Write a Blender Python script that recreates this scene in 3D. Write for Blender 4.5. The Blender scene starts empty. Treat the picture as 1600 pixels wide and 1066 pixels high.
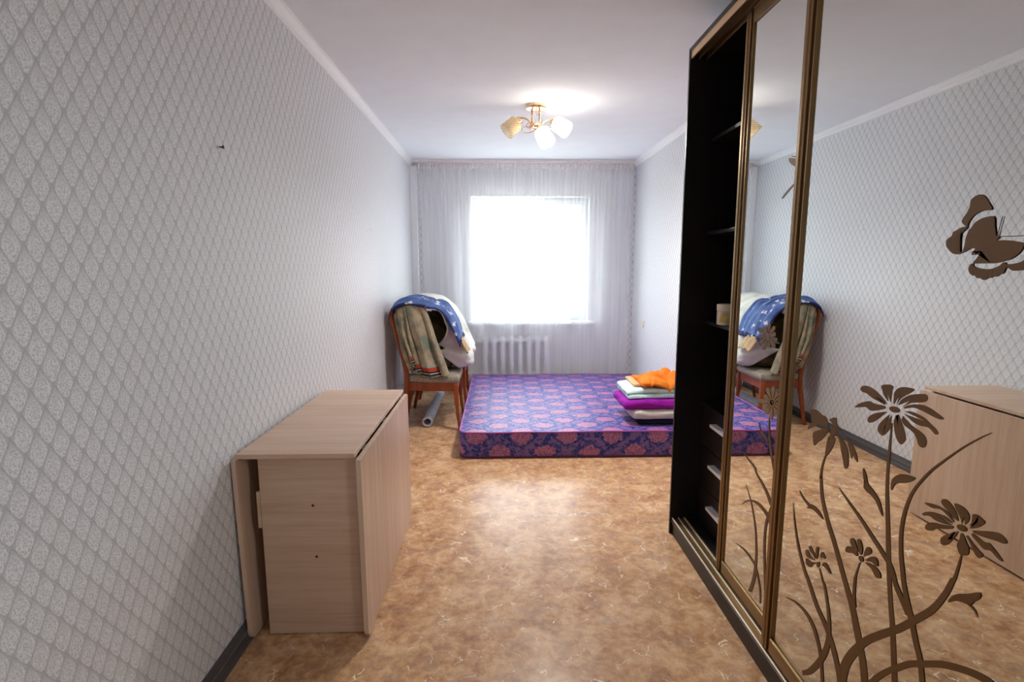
import bpy, bmesh, math, random
from mathutils import Vector, Matrix, noise
C = bpy.context.scene.collection
SC = bpy.context.scene
PI = math.pi
# ------------------------------------------------------------------ camera, sky, exposure
cam_d = bpy.data.cameras.new('camera'); cam = bpy.data.objects.new('camera', cam_d); C.objects.link(cam)
cam_d.sensor_fit = 'HORIZONTAL'; cam_d.sensor_width = 36.0; cam_d.lens = 820.33/1600*36.0
cam_d.clip_start = .02
_f = Vector((0.02532719, 0.98952082, -0.14215162)); _r = Vector((0.99966658, -0.02578432, -0.00137446)); _u = Vector((0.00502534, 0.14206941, 0.98984394))
cam.matrix_world = Matrix(((_r.x, _u.x, -_f.x, 0), (_r.y, _u.y, -_f.y, 0), (_r.z, _u.z, -_f.z, 1.3844), (0, 0, 0, 1)))
SC.camera = cam
SC.view_settings.view_transform = 'Standard'; SC.view_settings.look = 'None'
SC.view_settings.exposure = 2.2; SC.view_settings.gamma = 1.0; SC.view_settings.use_curve_mapping = False
SKY_STRENGTH = 3.2
LAMP_W = 15.5
w = bpy.data.worlds.new('overcast_sky'); SC.world = w; w.use_nodes = True
nt = w.node_tree; bg = nt.nodes['Background']
tc = nt.nodes.new('ShaderNodeTexCoord'); sx = nt.nodes.new('ShaderNodeSeparateXYZ'); nt.links.new(tc.outputs['Generated'], sx.inputs[0])
rp = nt.nodes.new('ShaderNodeValToRGB'); rp.color_ramp.elements[0].position = .44; rp.color_ramp.elements[0].color = (.42, .43, .41, 1)
rp.color_ramp.elements[1].position = .54; rp.color_ramp.elements[1].color = (.86, .94, 1.0, 1)
mr = nt.nodes.new('ShaderNodeMath'); mr.operation = 'MULTIPLY_ADD'; mr.inputs[1].default_value = .5; mr.inputs[2].default_value = .5
nt.links.new(sx.outputs['Z'], mr.inputs[0]); nt.links.new(mr.outputs[0], rp.inputs[0]); nt.links.new(rp.outputs[0], bg.inputs[0])
bg.inputs[1].default_value = SKY_STRENGTH
SC.cycles.max_bounces = 14; SC.cycles.diffuse_bounces = 7; SC.cycles.glossy_bounces = 5; SC.cycles.transmission_bounces = 8; SC.cycles.transparent_max_bounces = 16
SC.cycles.sample_clamp_indirect = 6.0
SC.cycles.caustics_reflective = True; SC.cycles.caustics_refractive = False
# daylight portal in the window opening (guides sky sampling, gives no light of its own)
pd = bpy.data.lights.new('window_portal', 'AREA'); pd.shape = 'RECTANGLE'; pd.size = 1.33; pd.size_y = 1.38; pd.cycles.is_portal = True
po = bpy.data.objects.new('window_portal', pd); C.objects.link(po); po.location = (.355, 6.16, 1.455); po.rotation_euler = (-PI/2, 0, 0)
pd2 = bpy.data.lights.new('window_portal', 'AREA'); pd2.shape = 'RECTANGLE'; pd2.size = .48; pd2.size_y = 1.15; pd2.cycles.is_portal = True  # sampling portal for the added side window
po2 = bpy.data.objects.new('window_portal', pd2); C.objects.link(po2); po2.location = (1.76, -.15, 1.675); po2.rotation_euler = (PI/2, 0, PI/2)

# ------------------------------------------------------------------ helpers
def S(r, g, b):
    f = lambda c: (c/255/12.92) if c/255 <= .04045 else ((c/255+.055)/1.055)**2.4
    return (f(r), f(g), f(b), 1)
class G:
    """tiny node-graph writer"""
    def __init__(s, name):
        s.m = bpy.data.materials.new(name); s.m.use_nodes = True; s.t = s.m.node_tree; s.t.nodes.clear()
        s.out = s.n('ShaderNodeOutputMaterial')
    def n(s, typ, **kw):
        nd = s.t.nodes.new(typ)
        for k, v in kw.items(): setattr(nd, k, v)
        return nd
    def put(s, sock, v):
        if v is None: return
        if hasattr(v, 'is_output'): s.t.links.new(v, sock)
        else: sock.default_value = v
    def M(s, op, a, b=None, c=None, clamp=False):
        nd = s.n('ShaderNodeMath', operation=op, use_clamp=clamp)
        for i, v in enumerate((a, b, c)): s.put(nd.inputs[i], v)
        return nd.outputs[0]
    def coord(s, which='Object', scale=(1, 1, 1), rot=(0, 0, 0), loc=(0, 0, 0)):
        t = s.n('ShaderNodeTexCoord'); mp = s.n('ShaderNodeMapping')
        s.t.links.new(t.outputs[which], mp.inputs[0])
        mp.inputs['Scale'].default_value = scale; mp.inputs['Rotation'].default_value = rot; mp.inputs['Location'].default_value = loc
        return mp.outputs[0]
    def xyz(s, v):
        nd = s.n('ShaderNodeSeparateXYZ'); s.put(nd.inputs[0], v); return nd.outputs
    def comb(s, x, y, z=0.0):
        nd = s.n('ShaderNodeCombineXYZ')
        for i, v in enumerate((x, y, z)): s.put(nd.inputs[i], v)
        return nd.outputs[0]
    def noise(s, v, scale=5, detail=2, rough=.5, dist=0, color=False):
        nd = s.n('ShaderNodeTexNoise'); s.put(nd.inputs['Vector'], v)
        nd.inputs['Scale'].default_value = scale; nd.inputs['Detail'].default_value = detail
        nd.inputs['Roughness'].default_value = rough; nd.inputs['Distortion'].default_value = dist
        return nd.outputs['Color' if color else 'Fac']
    def voro(s, v, scale=5, feature='F1', out='Distance', rnd=1):
        nd = s.n('ShaderNodeTexVoronoi', feature=feature); s.put(nd.inputs['Vector'], v); nd.inputs['Scale'].default_value = scale
        nd.inputs['Randomness'].default_value = rnd
        return nd.outputs[out]
    def ramp(s, f, stops, interp='LINEAR'):
        nd = s.n('ShaderNodeValToRGB'); cr = nd.color_ramp; cr.interpolation = interp
        while len(cr.elements) < len(stops): cr.elements.new(.5)
        for e, (p, c) in zip(cr.elements, stops): e.position = p; e.color = c
        s.put(nd.inputs[0], f); return nd.outputs[0]
    def ss(s, v, lo, hi):
        nd = s.n('ShaderNodeMapRange', interpolation_type='SMOOTHSTEP'); s.put(nd.inputs[0], v)
        s.put(nd.inputs[1], lo); s.put(nd.inputs[2], hi); return nd.outputs[0]
    def mix(s, f, a, b, mode='MIX'):
        nd = s.n('ShaderNodeMix', data_type='RGBA', blend_type=mode); s.put(nd.inputs[0], f); s.put(nd.inputs[6], a); s.put(nd.inputs[7], b)
        return nd.outputs[2]
    def vadd(s, a, b, op='ADD'):
        nd = s.n('ShaderNodeVectorMath', operation=op); s.put(nd.inputs[0], a); s.put(nd.inputs[1], b); return nd.outputs[0]
    def bump(s, h, st=.3, d=.01):
        nd = s.n('ShaderNodeBump'); s.put(nd.inputs['Height'], h); nd.inputs['Strength'].default_value = st; nd.inputs['Distance'].default_value = d
        return nd.outputs[0]
    def pbr(s, col, rough=.5, metal=0, spec=.5, normal=None, **kw):
        p = s.n('ShaderNodeBsdfPrincipled'); s.put(p.inputs['Base Color'], col); s.put(p.inputs['Roughness'], rough); s.put(p.inputs['Metallic'], metal)
        s.put(p.inputs['Specular IOR Level'], spec); s.put(p.inputs['Normal'], normal)
        for k, v in kw.items(): s.put(p.inputs[k], v)
        s.t.links.new(p.outputs[0], s.out.inputs[0]); return s.m
def plain(name, col, rough=.5, metal=0, spec=.5, var=.06, scale=30, **kw):
    g = G(name); f = g.noise(g.coord(), scale, 3)
    a = tuple(c*(1-var) for c in col[:3])+(1,); b = tuple(min(1, c*(1+var)) for c in col[:3])+(1,)
    return g.pbr(g.ramp(f, [(.3, a), (.7, b)]), rough, metal, spec, **kw)

def link(name, me, mat=None, parent=None):
    o = bpy.data.objects.new(name, me); C.objects.link(o)
    if mat: me.materials.append(mat)
    if parent: o.parent = parent
    return o
def obj(name, bm, mat, parent=None, smooth=False, angle=None):
    me = bpy.data.meshes.new(name); bmesh.ops.recalc_face_normals(bm, faces=bm.faces); bm.to_mesh(me); bm.free()
    if smooth:
        for p in me.polygons: p.use_smooth = True
        if angle: me.set_sharp_from_angle(angle=math.radians(angle))
    return link(name, me, mat, parent)
def tag(o, label=None, cat=None, group=None, kind=None):
    for k, v in (('label', label), ('category', cat), ('group', group), ('kind', kind)):
        if v: o[k] = v
    return o
def empty(name, loc, label, cat, group=None):
    o = bpy.data.objects.new(name, None); C.objects.link(o); o.location = loc; o.empty_display_size = .05
    return tag(o, label, cat, group)
def box(bm, x0, x1, y0, y1, z0, z1, bev=0, seg=2, M=None):
    r = bmesh.ops.create_cube(bm, size=1); vs = r['verts']
    bmesh.ops.scale(bm, vec=(x1-x0, y1-y0, z1-z0), verts=vs)
    bmesh.ops.translate(bm, vec=((x0+x1)/2, (y0+y1)/2, (z0+z1)/2), verts=vs)
    if bev:
        es = list({e for v in vs for e in v.link_edges})
        r = bmesh.ops.bevel(bm, geom=es, offset=bev, segments=seg, affect='EDGES', profile=.5)
        vs = [v for v in bm.verts if v.is_valid and v in set(r['verts'])] if M else vs
    if M: bmesh.ops.transform(bm, matrix=M, verts=[v for v in vs if v.is_valid])
    return bm
def nb(): return bmesh.new()
def mbox(name, x0, x1, y0, y1, z0, z1, mat, parent=None, bev=.002):
    return obj(name, box(nb(), x0, x1, y0, y1, z0, z1, bev), mat, parent)
def tube(bm, pts, rad, n=8, cap=True, closed=False):
    pts = [Vector(p) for p in pts]; k = len(pts); rings = []; prev = None
    for i, p in enumerate(pts):
        a = pts[(i-1) % k] if (closed or i) else pts[0]; b = pts[(i+1) % k] if (closed or i < k-1) else pts[-1]
        t = (b-a).normalized()
        if prev is None: u = t.orthogonal().normalized()
        else: u = (prev-t*prev.dot(t)).normalized()
        prev = u; v = t.cross(u); r = rad[i] if isinstance(rad, (list, tuple)) else rad
        rings.append([bm.verts.new(p+(u*math.cos(2*PI*j/n)+v*math.sin(2*PI*j/n))*r) for j in range(n)])
    for i in range(k if closed else k-1):
        A = rings[i]; B = rings[(i+1) % k]
        off = 0
        if closed and i == k-1:
            off = min(range(n), key=lambda o: sum((A[j].co-B[(j+o) % n].co).length for j in range(n)))
        for j in range(n): bm.faces.new((A[j], A[(j+1) % n], B[(j+1+off) % n], B[(j+off) % n]))
    if cap and not closed: bm.faces.new(rings[0][::-1]); bm.faces.new(rings[-1])
    return bm
def lathe(bm, prof, n=24, M=None, close=True):
    """prof: (r, z) list, spun about z"""
    rings = []
    for r, z in prof:
        rings.append([bm.verts.new((r*math.cos(2*PI*j/n), r*math.sin(2*PI*j/n), z)) for j in range(n)])
    for A, B in zip(rings, rings[1:]):
        for j in range(n): bm.faces.new((A[j], A[(j+1) % n], B[(j+1) % n], B[j]))
    if close: bm.faces.new(rings[0][::-1]); bm.faces.new(rings[-1])
    if M: bmesh.ops.transform(bm, matrix=M, verts=[v for r in rings for v in r])
    return bm
def extrude_profile(bm, prof, axis, a, b):
    """closed 2D profile swept along one axis; profile coords fill the other two axes in order"""
    def P(u, v, w):
        return {'x': (w, u, v), 'y': (u, w, v), 'z': (u, v, w)}[axis]
    A = [bm.verts.new(P(u, v, a)) for u, v in prof]; B = [bm.verts.new(P(u, v, b)) for u, v in prof]; n = len(prof)
    for i in range(n): bm.faces.new((A[i], A[(i+1) % n], B[(i+1) % n], B[i]))
    bm.faces.new(A[::-1]); bm.faces.new(B); return bm
def catmull(p, n=4, closed=False):
    out = []; k = len(p)
    for i in range(k if closed else k-1):
        g = lambda j: p[j % k] if closed else p[max(0, min(k-1, j))]
        a, b, c, d = g(i-1), g(i), g(i+1), g(i+2)
        for s in range(n):
            t = s/n
            out.append(tuple(.5*(2*b[q]+(c[q]-a[q])*t+(2*a[q]-5*b[q]+4*c[q]-d[q])*t*t+(3*b[q]-a[q]-3*c[q]+d[q])*t**3) for q in range(len(b))))
    if not closed: out.append(tuple(p[-1]))
    return out
def sheet(name, fn, nu, nv, mat, parent=None, thick=.006, smooth=True):
    """grid surface fn(u, v) -> point, with a UV map and a real thickness"""
    vs = [fn(i/nu, j/nv) for j in range(nv+1) for i in range(nu+1)]; fs = []
    for j in range(nv):
        for i in range(nu):
            a = j*(nu+1)+i; fs.append((a, a+1, a+nu+2, a+nu+1))
    me = bpy.data.meshes.new(name); me.from_pydata(vs, [], fs)
    uv = me.uv_layers.new(name='UVMap')
    for p in me.polygons:
        p.use_smooth = smooth
        for li in p.loop_indices:
            k = me.loops[li].vertex_index; uv.data[li].uv = ((k % (nu+1))/nu, (k//(nu+1))/nv)
    o = link(name, me, mat, parent)
    if thick:
        sm = o.modifiers.new('thickness', 'SOLIDIFY'); sm.thickness = thick; sm.offset = 0
    return o
def nz(x, y, z=0.0): return noise.noise(Vector((x, y, z)))
def soft_slab(name, x0, x1, y0, y1, z0, z1, mat, parent=None, e=.35, n=26, amp=.006, freq=9, seed=0, fn=None):
    """a folded textile: superellipsoid-edged slab with creases"""
    bm = nb(); bmesh.ops.create_cube(bm, size=2); bmesh.ops.subdivide_edges(bm, edges=bm.edges[:], cuts=n, use_grid_fill=True)
    hx, hy, hz = (x1-x0)/2, (y1-y0)/2, (z1-z0)/2; c = Vector(((x0+x1)/2, (y0+y1)/2, (z0+z1)/2)); r = hz*.95
    for v in bm.verts:
        p = Vector((v.co.x*hx, v.co.y*hy, v.co.z*hz))
        q = Vector((max(-hx+r, min(hx-r, p.x)), max(-hy+r, min(hy-r, p.y)), max(-hz+r, min(hz-r, p.z))))
        d = p-q
        if d.length > 1e-6: p = q+d.normalized()*r*min(1, d.length/r) if d.length > r else p
        nn = nz(p.x*freq+seed, p.y*freq, p.z*freq*2)+.5*nz(p.x*freq*2.3, p.y*freq*2.3+seed, p.z*freq*3)
        k = .4 if p.z < -hz*.5 else 1
        p += Vector((amp*nz(p.y*freq, p.z*30+seed), amp*nz(p.x*freq+seed, p.z*30), amp*nn*k))
        if fn: p = fn(p, hx, hy, hz)
        v.co = p+c
    return obj(name, bm, mat, parent, True)

# ------------------------------------------------------------------ materials
def m_wallpaper():
    g = G('damask_wallpaper'); x, y, z = g.xyz(g.coord())
    u = g.M('DIVIDE', g.M('ADD', x, y), .057); v = g.M('DIVIDE', z, .084)
    du = g.M('SUBTRACT', g.M('FRACT', u), .5); dv = g.M('SUBTRACT', g.M('FRACT', v), .5)
    eu = g.M('SUBTRACT', g.M('FRACT', g.M('ADD', u, .5)), .5); ev = g.M('SUBTRACT', g.M('FRACT', g.M('ADD', v, .5)), .5)
    a1 = g.M('ADD', g.M('ABSOLUTE', du), g.M('ABSOLUTE', dv)); sel = g.M('LESS_THAN', a1, .5)
    d = g.M('MINIMUM', a1, g.M('SUBTRACT', 1.0, a1))
    cu = g.M('ADD', eu, g.M('MULTIPLY', sel, g.M('SUBTRACT', du, eu))); cv = g.M('ADD', ev, g.M('MULTIPLY', sel, g.M('SUBTRACT', dv, ev)))
    fine = g.noise(g.coord(scale=(1, 1, 1)), 420, 2, .6)
    mid = g.voro(g.coord(), 230, 'SMOOTH_F1')
    vv = g.M('ADD', cv, .05); ang = g.M('ARCTAN2', vv, cu)
    nar = g.M('MULTIPLY_ADD', g.M('MAXIMUM', vv, 0.0), 1.1, .94)             # egg: narrow above, round below
    rad = g.M('SQRT', g.M('ADD', g.M('POWER', g.M('ABSOLUTE', g.M('MULTIPLY', cu, nar)), 2.0), g.M('POWER', g.M('ABSOLUTE', g.M('MULTIPLY', vv, .88)), 2.0)))
    rad = g.M('ADD', rad, g.M('MULTIPLY', g.M('SINE', g.M('MULTIPLY', ang, 15.0)), .016))
    rad = g.M('ADD', rad, g.M('MULTIPLY', g.M('SUBTRACT', fine, .5), .08))
    low = g.M('SUBTRACT', 1.0, g.ss(cv, -.05, .30))
    groove = g.ss(g.M('ADD', d, g.M('MULTIPLY', g.M('SUBTRACT', fine, .5), .08)), .42, .49)
    ring = g.M('MULTIPLY', g.M('SUBTRACT', 1.0, g.ss(g.M('ABSOLUTE', g.M('SUBTRACT', rad, .305)), .01, .05)), g.M('MULTIPLY_ADD', low, .7, .35))
    ring2 = g.M('MULTIPLY', g.M('SUBTRACT', 1.0, g.ss(g.M('ABSOLUTE', g.M('SUBTRACT', rad, .16)), .01, .05)), .45)
    lace = g.M('MULTIPLY', g.M('SUBTRACT', 1.0, g.ss(rad, .27, .34)), g.M('MULTIPLY', g.ss(mid, .22, .58), g.M('MULTIPLY_ADD', low, .6, .4)))
    h = g.M('ADD', g.M('MULTIPLY', g.M('ADD', ring, ring2), .62), g.M('MULTIPLY', lace, .95))
    h = g.M('SUBTRACT', h, g.M('MULTIPLY', groove, .37))
    h = g.M('ADD', h, g.M('MULTIPLY', g.M('SUBTRACT', fine, .5), 2.0))
    col = g.ramp(g.M('MULTIPLY_ADD', h, .4, .4), [(0, S(158, 158, 161)), (.3, S(198, 198, 201)), (.55, S(223, 224, 227)), (1, S(250, 250, 252))])
    return g.pbr(col, .55, 0, .35, g.bump(h, .35, .0015))
def m_floor():
    g = G('marbled_linoleum'); co = g.coord()
    a = g.noise(co, 6.5, 8, .66, .5); b = g.noise(g.coord(loc=(3, 7, 0)), 26, 7, .68, .5); c = g.noise(co, 1.8, 3, .5)
    f = g.M('ADD', g.M('MULTIPLY', a, .5), g.M('ADD', g.M('MULTIPLY', b, .42), g.M('MULTIPLY', c, .08)))
    col = g.ramp(f, [(.36, S(148, 102, 70)), (.44, S(186, 138, 98)), (.52, S(210, 166, 124)), (.60, S(226, 188, 148)), (.72, S(236, 206, 172))])
    tint = g.ss(g.noise(g.coord(loc=(1, 8, 0)), 11, 5, .6), .52, .62)
    col = g.mix(g.M('MULTIPLY', tint, .35), col, S(164, 130, 116))
    spk = g.M('MULTIPLY', g.ss(g.noise(co, 160, 2), .60, .72), g.ss(g.noise(g.coord(loc=(9, 1, 0)), 9, 2), .45, .6))
    col = g.mix(g.M('MULTIPLY', spk, .45), col, S(84, 54, 44))
    wob = g.vadd(co, g.vadd(g.noise(co, 14, 3, .6, color=True), (.09, .09, .0), 'MULTIPLY'))
    e = g.voro(wob, 8.5, 'DISTANCE_TO_EDGE'); msk = g.ss(g.noise(g.coord(loc=(7, 3, 0)), 15, 2), .54, .57)
    vein = g.M('MULTIPLY', g.M('SUBTRACT', 1.0, g.ss(e, .004, .013)), msk)
    col = g.mix(g.M('MULTIPLY', vein, .95), col, S(248, 232, 206))
    rough = g.M('MULTIPLY_ADD', b, .12, .19)
    return g.pbr(col, rough, 0, .09, g.bump(g.noise(co, 45, 3), .05, .002), **{'Coat Weight': .28, 'Coat Roughness': .45})
def m_wood(name, c0, c1, c2, axis='x', scale=1.0, rough=.42):
    g = G(name); sc = {'x': (1.2, 26, 26), 'y': (26, 1.2, 26), 'z': (26, 26, 1.2)}[axis]
    co = g.coord(scale=tuple(q*scale for q in sc))
    a = g.noise(co, 1.0, 5, .6, .8); b = g.noise(co, 5.0, 3, .6); c = g.noise(g.coord(scale=tuple(q*.25*scale for q in sc)), 1.2, 2)
    f = g.M('ADD', g.M('MULTIPLY', a, .5), g.M('ADD', g.M('MULTIPLY', b, .25), g.M('MULTIPLY', c, .25)))
    return g.pbr(g.ramp(f, [(.34, c0), (.5, c1), (.66, c2)]), rough, 0, .4, g.bump(b, .06, .001))
BEECH = (S(194, 160, 134), S(210, 179, 154), S(221, 193, 170))
W_PAPER = m_wallpaper(); FLOOR = m_floor()
CEIL = plain('painted_ceiling', S(240, 244, 250), .8, 0, .2, .015, 6)
TRIM = plain('white_moulding', S(246, 247, 249), .45, 0, .4, .01)
WHITEP = plain('white_plastic', S(236, 238, 240), .35, 0, .5, .01)
BASEB = m_wood('grey_skirting', S(72, 70, 74), S(88, 86, 90), S(100, 98, 104), 'y', .6, .4)
BASEL = plain('skirting_channel', S(118, 114, 112), .4, 0, .5, .03)
BX, BY, BZ = m_wood('beech_grain_across', *BEECH, 'x'), m_wood('beech_grain_along', *BEECH, 'y'), m_wood('beech_grain_upright', *BEECH, 'z')
WENGE = m_wood('dark_wenge', S(22, 17, 18), S(28, 22, 23), S(36, 28, 29), 'z', .8, .38)
GOLD = plain('bronze_aluminium', (.27, .165, .07, 1), .36, .75, .5, .04, 12)
GOLDL = plain('champagne_aluminium', (.80, .57, .34, 1), .42, .35, .5, .03, 12)
CREAMR = plain('worn_pale_aluminium', (.78, .70, .56, 1), .4, .25, .5, .03)
STEEL = plain('satin_steel', (.85, .84, .85, 1), .35, .15, .5, .03)
BRASS = plain('rose_brass', (.83, .56, .34, 1), .2, .95, .5, .03)
RUST = plain('dark_metal', S(60, 48, 44), .5, .6)
CHERRY = m_wood('cherry_wood', S(118, 52, 22), S(150, 72, 32), S(176, 92, 46), 'z', .8, .35)
def m_mirror():
    g = G('mirror_glass'); return g.pbr((.80, .835, .82, 1), .0, 1.0, .5)
MIRROR = m_mirror()
PRINT = plain('bronze_film', S(116, 84, 50), .5, .15, .4, .04, 60)
PRINTL = plain('pale_bronze_film', S(150, 118, 76), .5, .15, .4, .04, 60)
def m_sheer(name, tint, opac):
    g = G(name); t = g.n('ShaderNodeBsdfTransparent'); d = g.n('ShaderNodeBsdfDiffuse'); l = g.n('ShaderNodeBsdfTranslucent')
    for q in (d, l): q.inputs['Color'].default_value = tint
    mx = g.n('ShaderNodeMixShader'); mx.inputs[0].default_value = .45
    g.t.links.new(d.outputs[0], mx.inputs[1]); g.t.links.new(l.outputs[0], mx.inputs[2])
    f = g.M('MULTIPLY_ADD', g.noise(g.coord(scale=(26, 26, .5)), 1, 2), .16, opac-.08)
    m2 = g.n('ShaderNodeMixShader'); g.put(m2.inputs[0], f); g.t.links.new(t.outputs[0], m2.inputs[1]); g.t.links.new(mx.outputs[0], m2.inputs[2])
    g.t.links.new(m2.outputs[0], g.out.inputs[0]); return g.m
SHEER = m_sheer('white_voile', S(252, 252, 254), .30)
TAPE = m_sheer('gathered_tape', S(244, 236, 236), .80)
def m_glass(name, tint):
    g = G(name); t = g.n('ShaderNodeBsdfTransparent'); t.inputs[0].default_value = tint
    r = g.n('ShaderNodeBsdfGlossy'); r.inputs['Roughness'].default_value = .02
    mx = g.n('ShaderNodeMixShader'); mx.inputs[0].default_value = .06
    g.t.links.new(t.outputs[0], mx.inputs[1]); g.t.links.new(r.outputs[0], mx.inputs[2]); g.t.links.new(mx.outputs[0], g.out.inputs[0]); return g.m
PANE = m_glass('window_glass', (.95, .97, .96, 1))
def m_shade(name, tint, transp):
    g = G(name); t = g.n('ShaderNodeBsdfTransparent'); t.inputs[0].default_value = tint
    l = g.n('ShaderNodeBsdfTranslucent'); l.inputs[0].default_value = tint
    p = g.n('ShaderNodeBsdfPrincipled'); p.inputs['Base Color'].default_value = tint; p.inputs['Roughness'].default_value = .15
    a = g.n('ShaderNodeMixShader'); a.inputs[0].default_value = .5; g.t.links.new(l.outputs[0], a.inputs[1]); g.t.links.new(p.outputs[0], a.inputs[2])
    x, y, z = g.xyz(g.coord()); f = g.M('MULTIPLY_ADD', g.M('SINE', g.M('MULTIPLY', z, 420.0)), .06, 1-transp)
    b = g.n('ShaderNodeMixShader'); g.put(b.inputs[0], f); g.t.links.new(t.outputs[0], b.inputs[1]); g.t.links.new(a.outputs[0], b.inputs[2])
    g.t.links.new(b.outputs[0], g.out.inputs[0]); return g.m
SHADE = m_shade('amber_ribbed_glass', (.98, .91, .77, 1), .55)
SHADE_ON = m_shade('lit_ribbed_glass', (.98, .96, .92, 1), .50)
def m_emit(name, col, st):
    g = G(name); e = g.n('ShaderNodeEmission'); e.inputs[0].default_value = col; e.inputs[1].default_value = st
    g.t.links.new(e.outputs[0], g.out.inputs[0]); return g.m
BULB_ON = m_emit('lit_bulb', (1, .98, .95, 1), 20.0)
BULB_OFF = plain('amber_bulb', S(232, 214, 182), .25, 0, .5, .02)
def m_damask(name='rose_damask_ticking'):
    g = G(name); x, y, z = g.xyz(g.coord())
    wob = g.noise(g.coord(), 26, 3, .6, color=True); wx, wy, wz = g.xyz(wob)
    yy = g.M('SUBTRACT', y, z)
    u = g.M('ADD', g.M('DIVIDE', x, .33), g.M('MULTIPLY', g.M('SUBTRACT', wx, .5), .16)); v = g.M('ADD', g.M('DIVIDE', yy, .24), g.M('MULTIPLY', g.M('SUBTRACT', wy, .5), .2))
    du = g.M('SUBTRACT', g.M('FRACT', u), .5); dv = g.M('SUBTRACT', g.M('FRACT', v), .5)
    eu = g.M('SUBTRACT', g.M('FRACT', g.M('ADD', u, .5)), .5); ev = g.M('SUBTRACT', g.M('FRACT', g.M('ADD', v, .5)), .5)
    a1 = g.M('ADD', g.M('ABSOLUTE', du), g.M('ABSOLUTE', dv)); d = g.M('MINIMUM', a1, g.M('SUBTRACT', 1.0, a1))
    r1 = g.M('SQRT', g.M('ADD', g.M('MULTIPLY', du, du), g.M('MULTIPLY', dv, dv))); r2 = g.M('SQRT', g.M('ADD', g.M('MULTIPLY', eu, eu), g.M('MULTIPLY', ev, ev)))
    r = g.M('MINIMUM', r1, r2)
    pet = g.voro(g.vadd(g.coord(), g.vadd(g.noise(g.coord(), 40, 2, color=True), (.03, .03, .03), 'MULTIPLY')), 44, 'DISTANCE_TO_EDGE'); n1 = g.noise(g.coord(), 34, 4, .6)
    rr = g.M('ADD', r, g.M('MULTIPLY', g.M('SUBTRACT', n1, .5), .30))
    rose = g.M('MULTIPLY', g.M('SUBTRACT', 1.0, g.ss(rr, .21, .25)), g.M('MULTIPLY_ADD', g.ss(pet, .02, .12), .7, .3))
    band = g.M('SUBTRACT', 1.0, g.ss(g.M('ABSOLUTE', g.M('SUBTRACT', d, .46)), .05, .10))
    leaf = g.M('MULTIPLY', band, g.ss(g.noise(g.coord(), 30, 4, .6), .43, .50))
    sprig = g.M('MULTIPLY', g.ss(g.noise(g.coord(loc=(4, 2, 1)), 44, 4, .65), .54, .60), g.ss(rr, .25, .28))
    leaf = g.M('MAXIMUM', leaf, g.M('MULTIPLY', sprig, .75))
    base = g.mix(g.ss(g.noise(g.coord(), 60, 2), .42, .6), S(26, 42, 118), S(44, 70, 162))
    col = g.mix(g.M('MULTIPLY', leaf, .85), base, S(128, 100, 164)); col = g.mix(rose, col, S(186, 118, 152))
    p = g.pbr(col, .5, 0, .38, g.bump(g.noise(g.coord(), 300, 1), .15, .001), **{'Sheen Weight': .12, 'Sheen Roughness': .3})
    return p
DAMASK = m_damask()
PIPING = plain('magenta_piping', S(164, 72, 160), .5)
def m_cloth(name, stops, scale=40, rough=.85, weave=500, **kw):
    g = G(name); f = g.noise(g.coord(), scale, 5, .6); return g.pbr(g.ramp(f, stops), rough, 0, .2, g.bump(g.noise(g.coord(), weave, 1), .25, .001), **kw)
TWEED = m_cloth('beige_tweed', [(.35, S(112, 102, 88)), (.5, S(158, 148, 130)), (.65, S(190, 180, 162))], 160)
ORANGE = m_cloth('orange_cotton', [(.3, S(214, 104, 22)), (.7, S(240, 140, 48))], 8)
PEACH = m_cloth('peach_cotton', [(.3, S(240, 168, 120)), (.7, S(248, 190, 144))], 8)
MAGENTA = m_cloth('magenta_fleece', [(.3, S(132, 14, 138)), (.7, S(160, 30, 166))], 8)
CREAM = m_cloth('cream_fleece', [(.3, S(206, 198, 190)), (.7, S(226, 220, 212))], 10)
NAVY = m_cloth('dark_navy', [(.3, S(22, 22, 40)), (.7, S(34, 34, 58))], 10)
MINT = m_cloth('mint_print_cotton', [(.30, S(224, 150, 150)), (.37, S(200, 228, 226)), (.6, S(206, 234, 232)), (.70, S(120, 160, 180))], 34)
WHITEB = m_cloth('cream_print_blanket', [(.34, S(186, 194, 192)), (.46, S(222, 218, 206)), (.7, S(236, 232, 222))], 9)
TAN = m_cloth('tan_cloth', [(.3, S(178, 146, 108)), (.7, S(206, 178, 140))], 12)
HOLLOW_SHADE = m_cloth('hollow_shade_brown', [(.3, S(74, 62, 44)), (.7, S(112, 96, 66))], 14)  # dark brown stands in for shade under the draped blanket
RUG = m_cloth('grey_rug', [(.3, S(186, 190, 204)), (.7, S(216, 219, 230))], 12)
RUGIN = m_cloth('rug_backing', [(.3, S(92, 90, 96)), (.7, S(120, 118, 124))], 40)
def m_tapestry():
    g = G('tapestry_weave'); uv = g.coord('UV'); x, y, z = g.xyz(uv)
    col = g.ramp(g.noise(g.coord(), 9, 4, .6), [(.36, S(118, 130, 112)), (.48, S(164, 152, 128)), (.6, S(186, 170, 142)), (.7, S(198, 150, 120))])
    col = g.mix(g.M('MULTIPLY', g.ss(g.noise(g.coord(), 220, 1), .45, .6), .35), col, S(110, 98, 80))
    def band(lo, hi, c):
        nonlocal col
        f = g.M('MULTIPLY', g.M('MULTIPLY', g.M('GREATER_THAN', y, lo), g.M('LESS_THAN', y, hi)), g.M('LESS_THAN', g.M('ABSOLUTE', g.M('SUBTRACT', x, .56)), .30)); col = g.mix(f, col, c)
    band(.83, .87, S(150, 158, 140)); band(.87, .925, S(176, 72, 52)); band(.925, .945, S(40, 36, 38)); band(.945, .96, S(170, 170, 166)); band(.96, .985, S(44, 40, 42))
    return g.pbr(col, .9, 0, .15, g.bump(g.noise(g.coord(), 380, 1), .3, .001))
TAPESTRY = m_tapestry()
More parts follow.
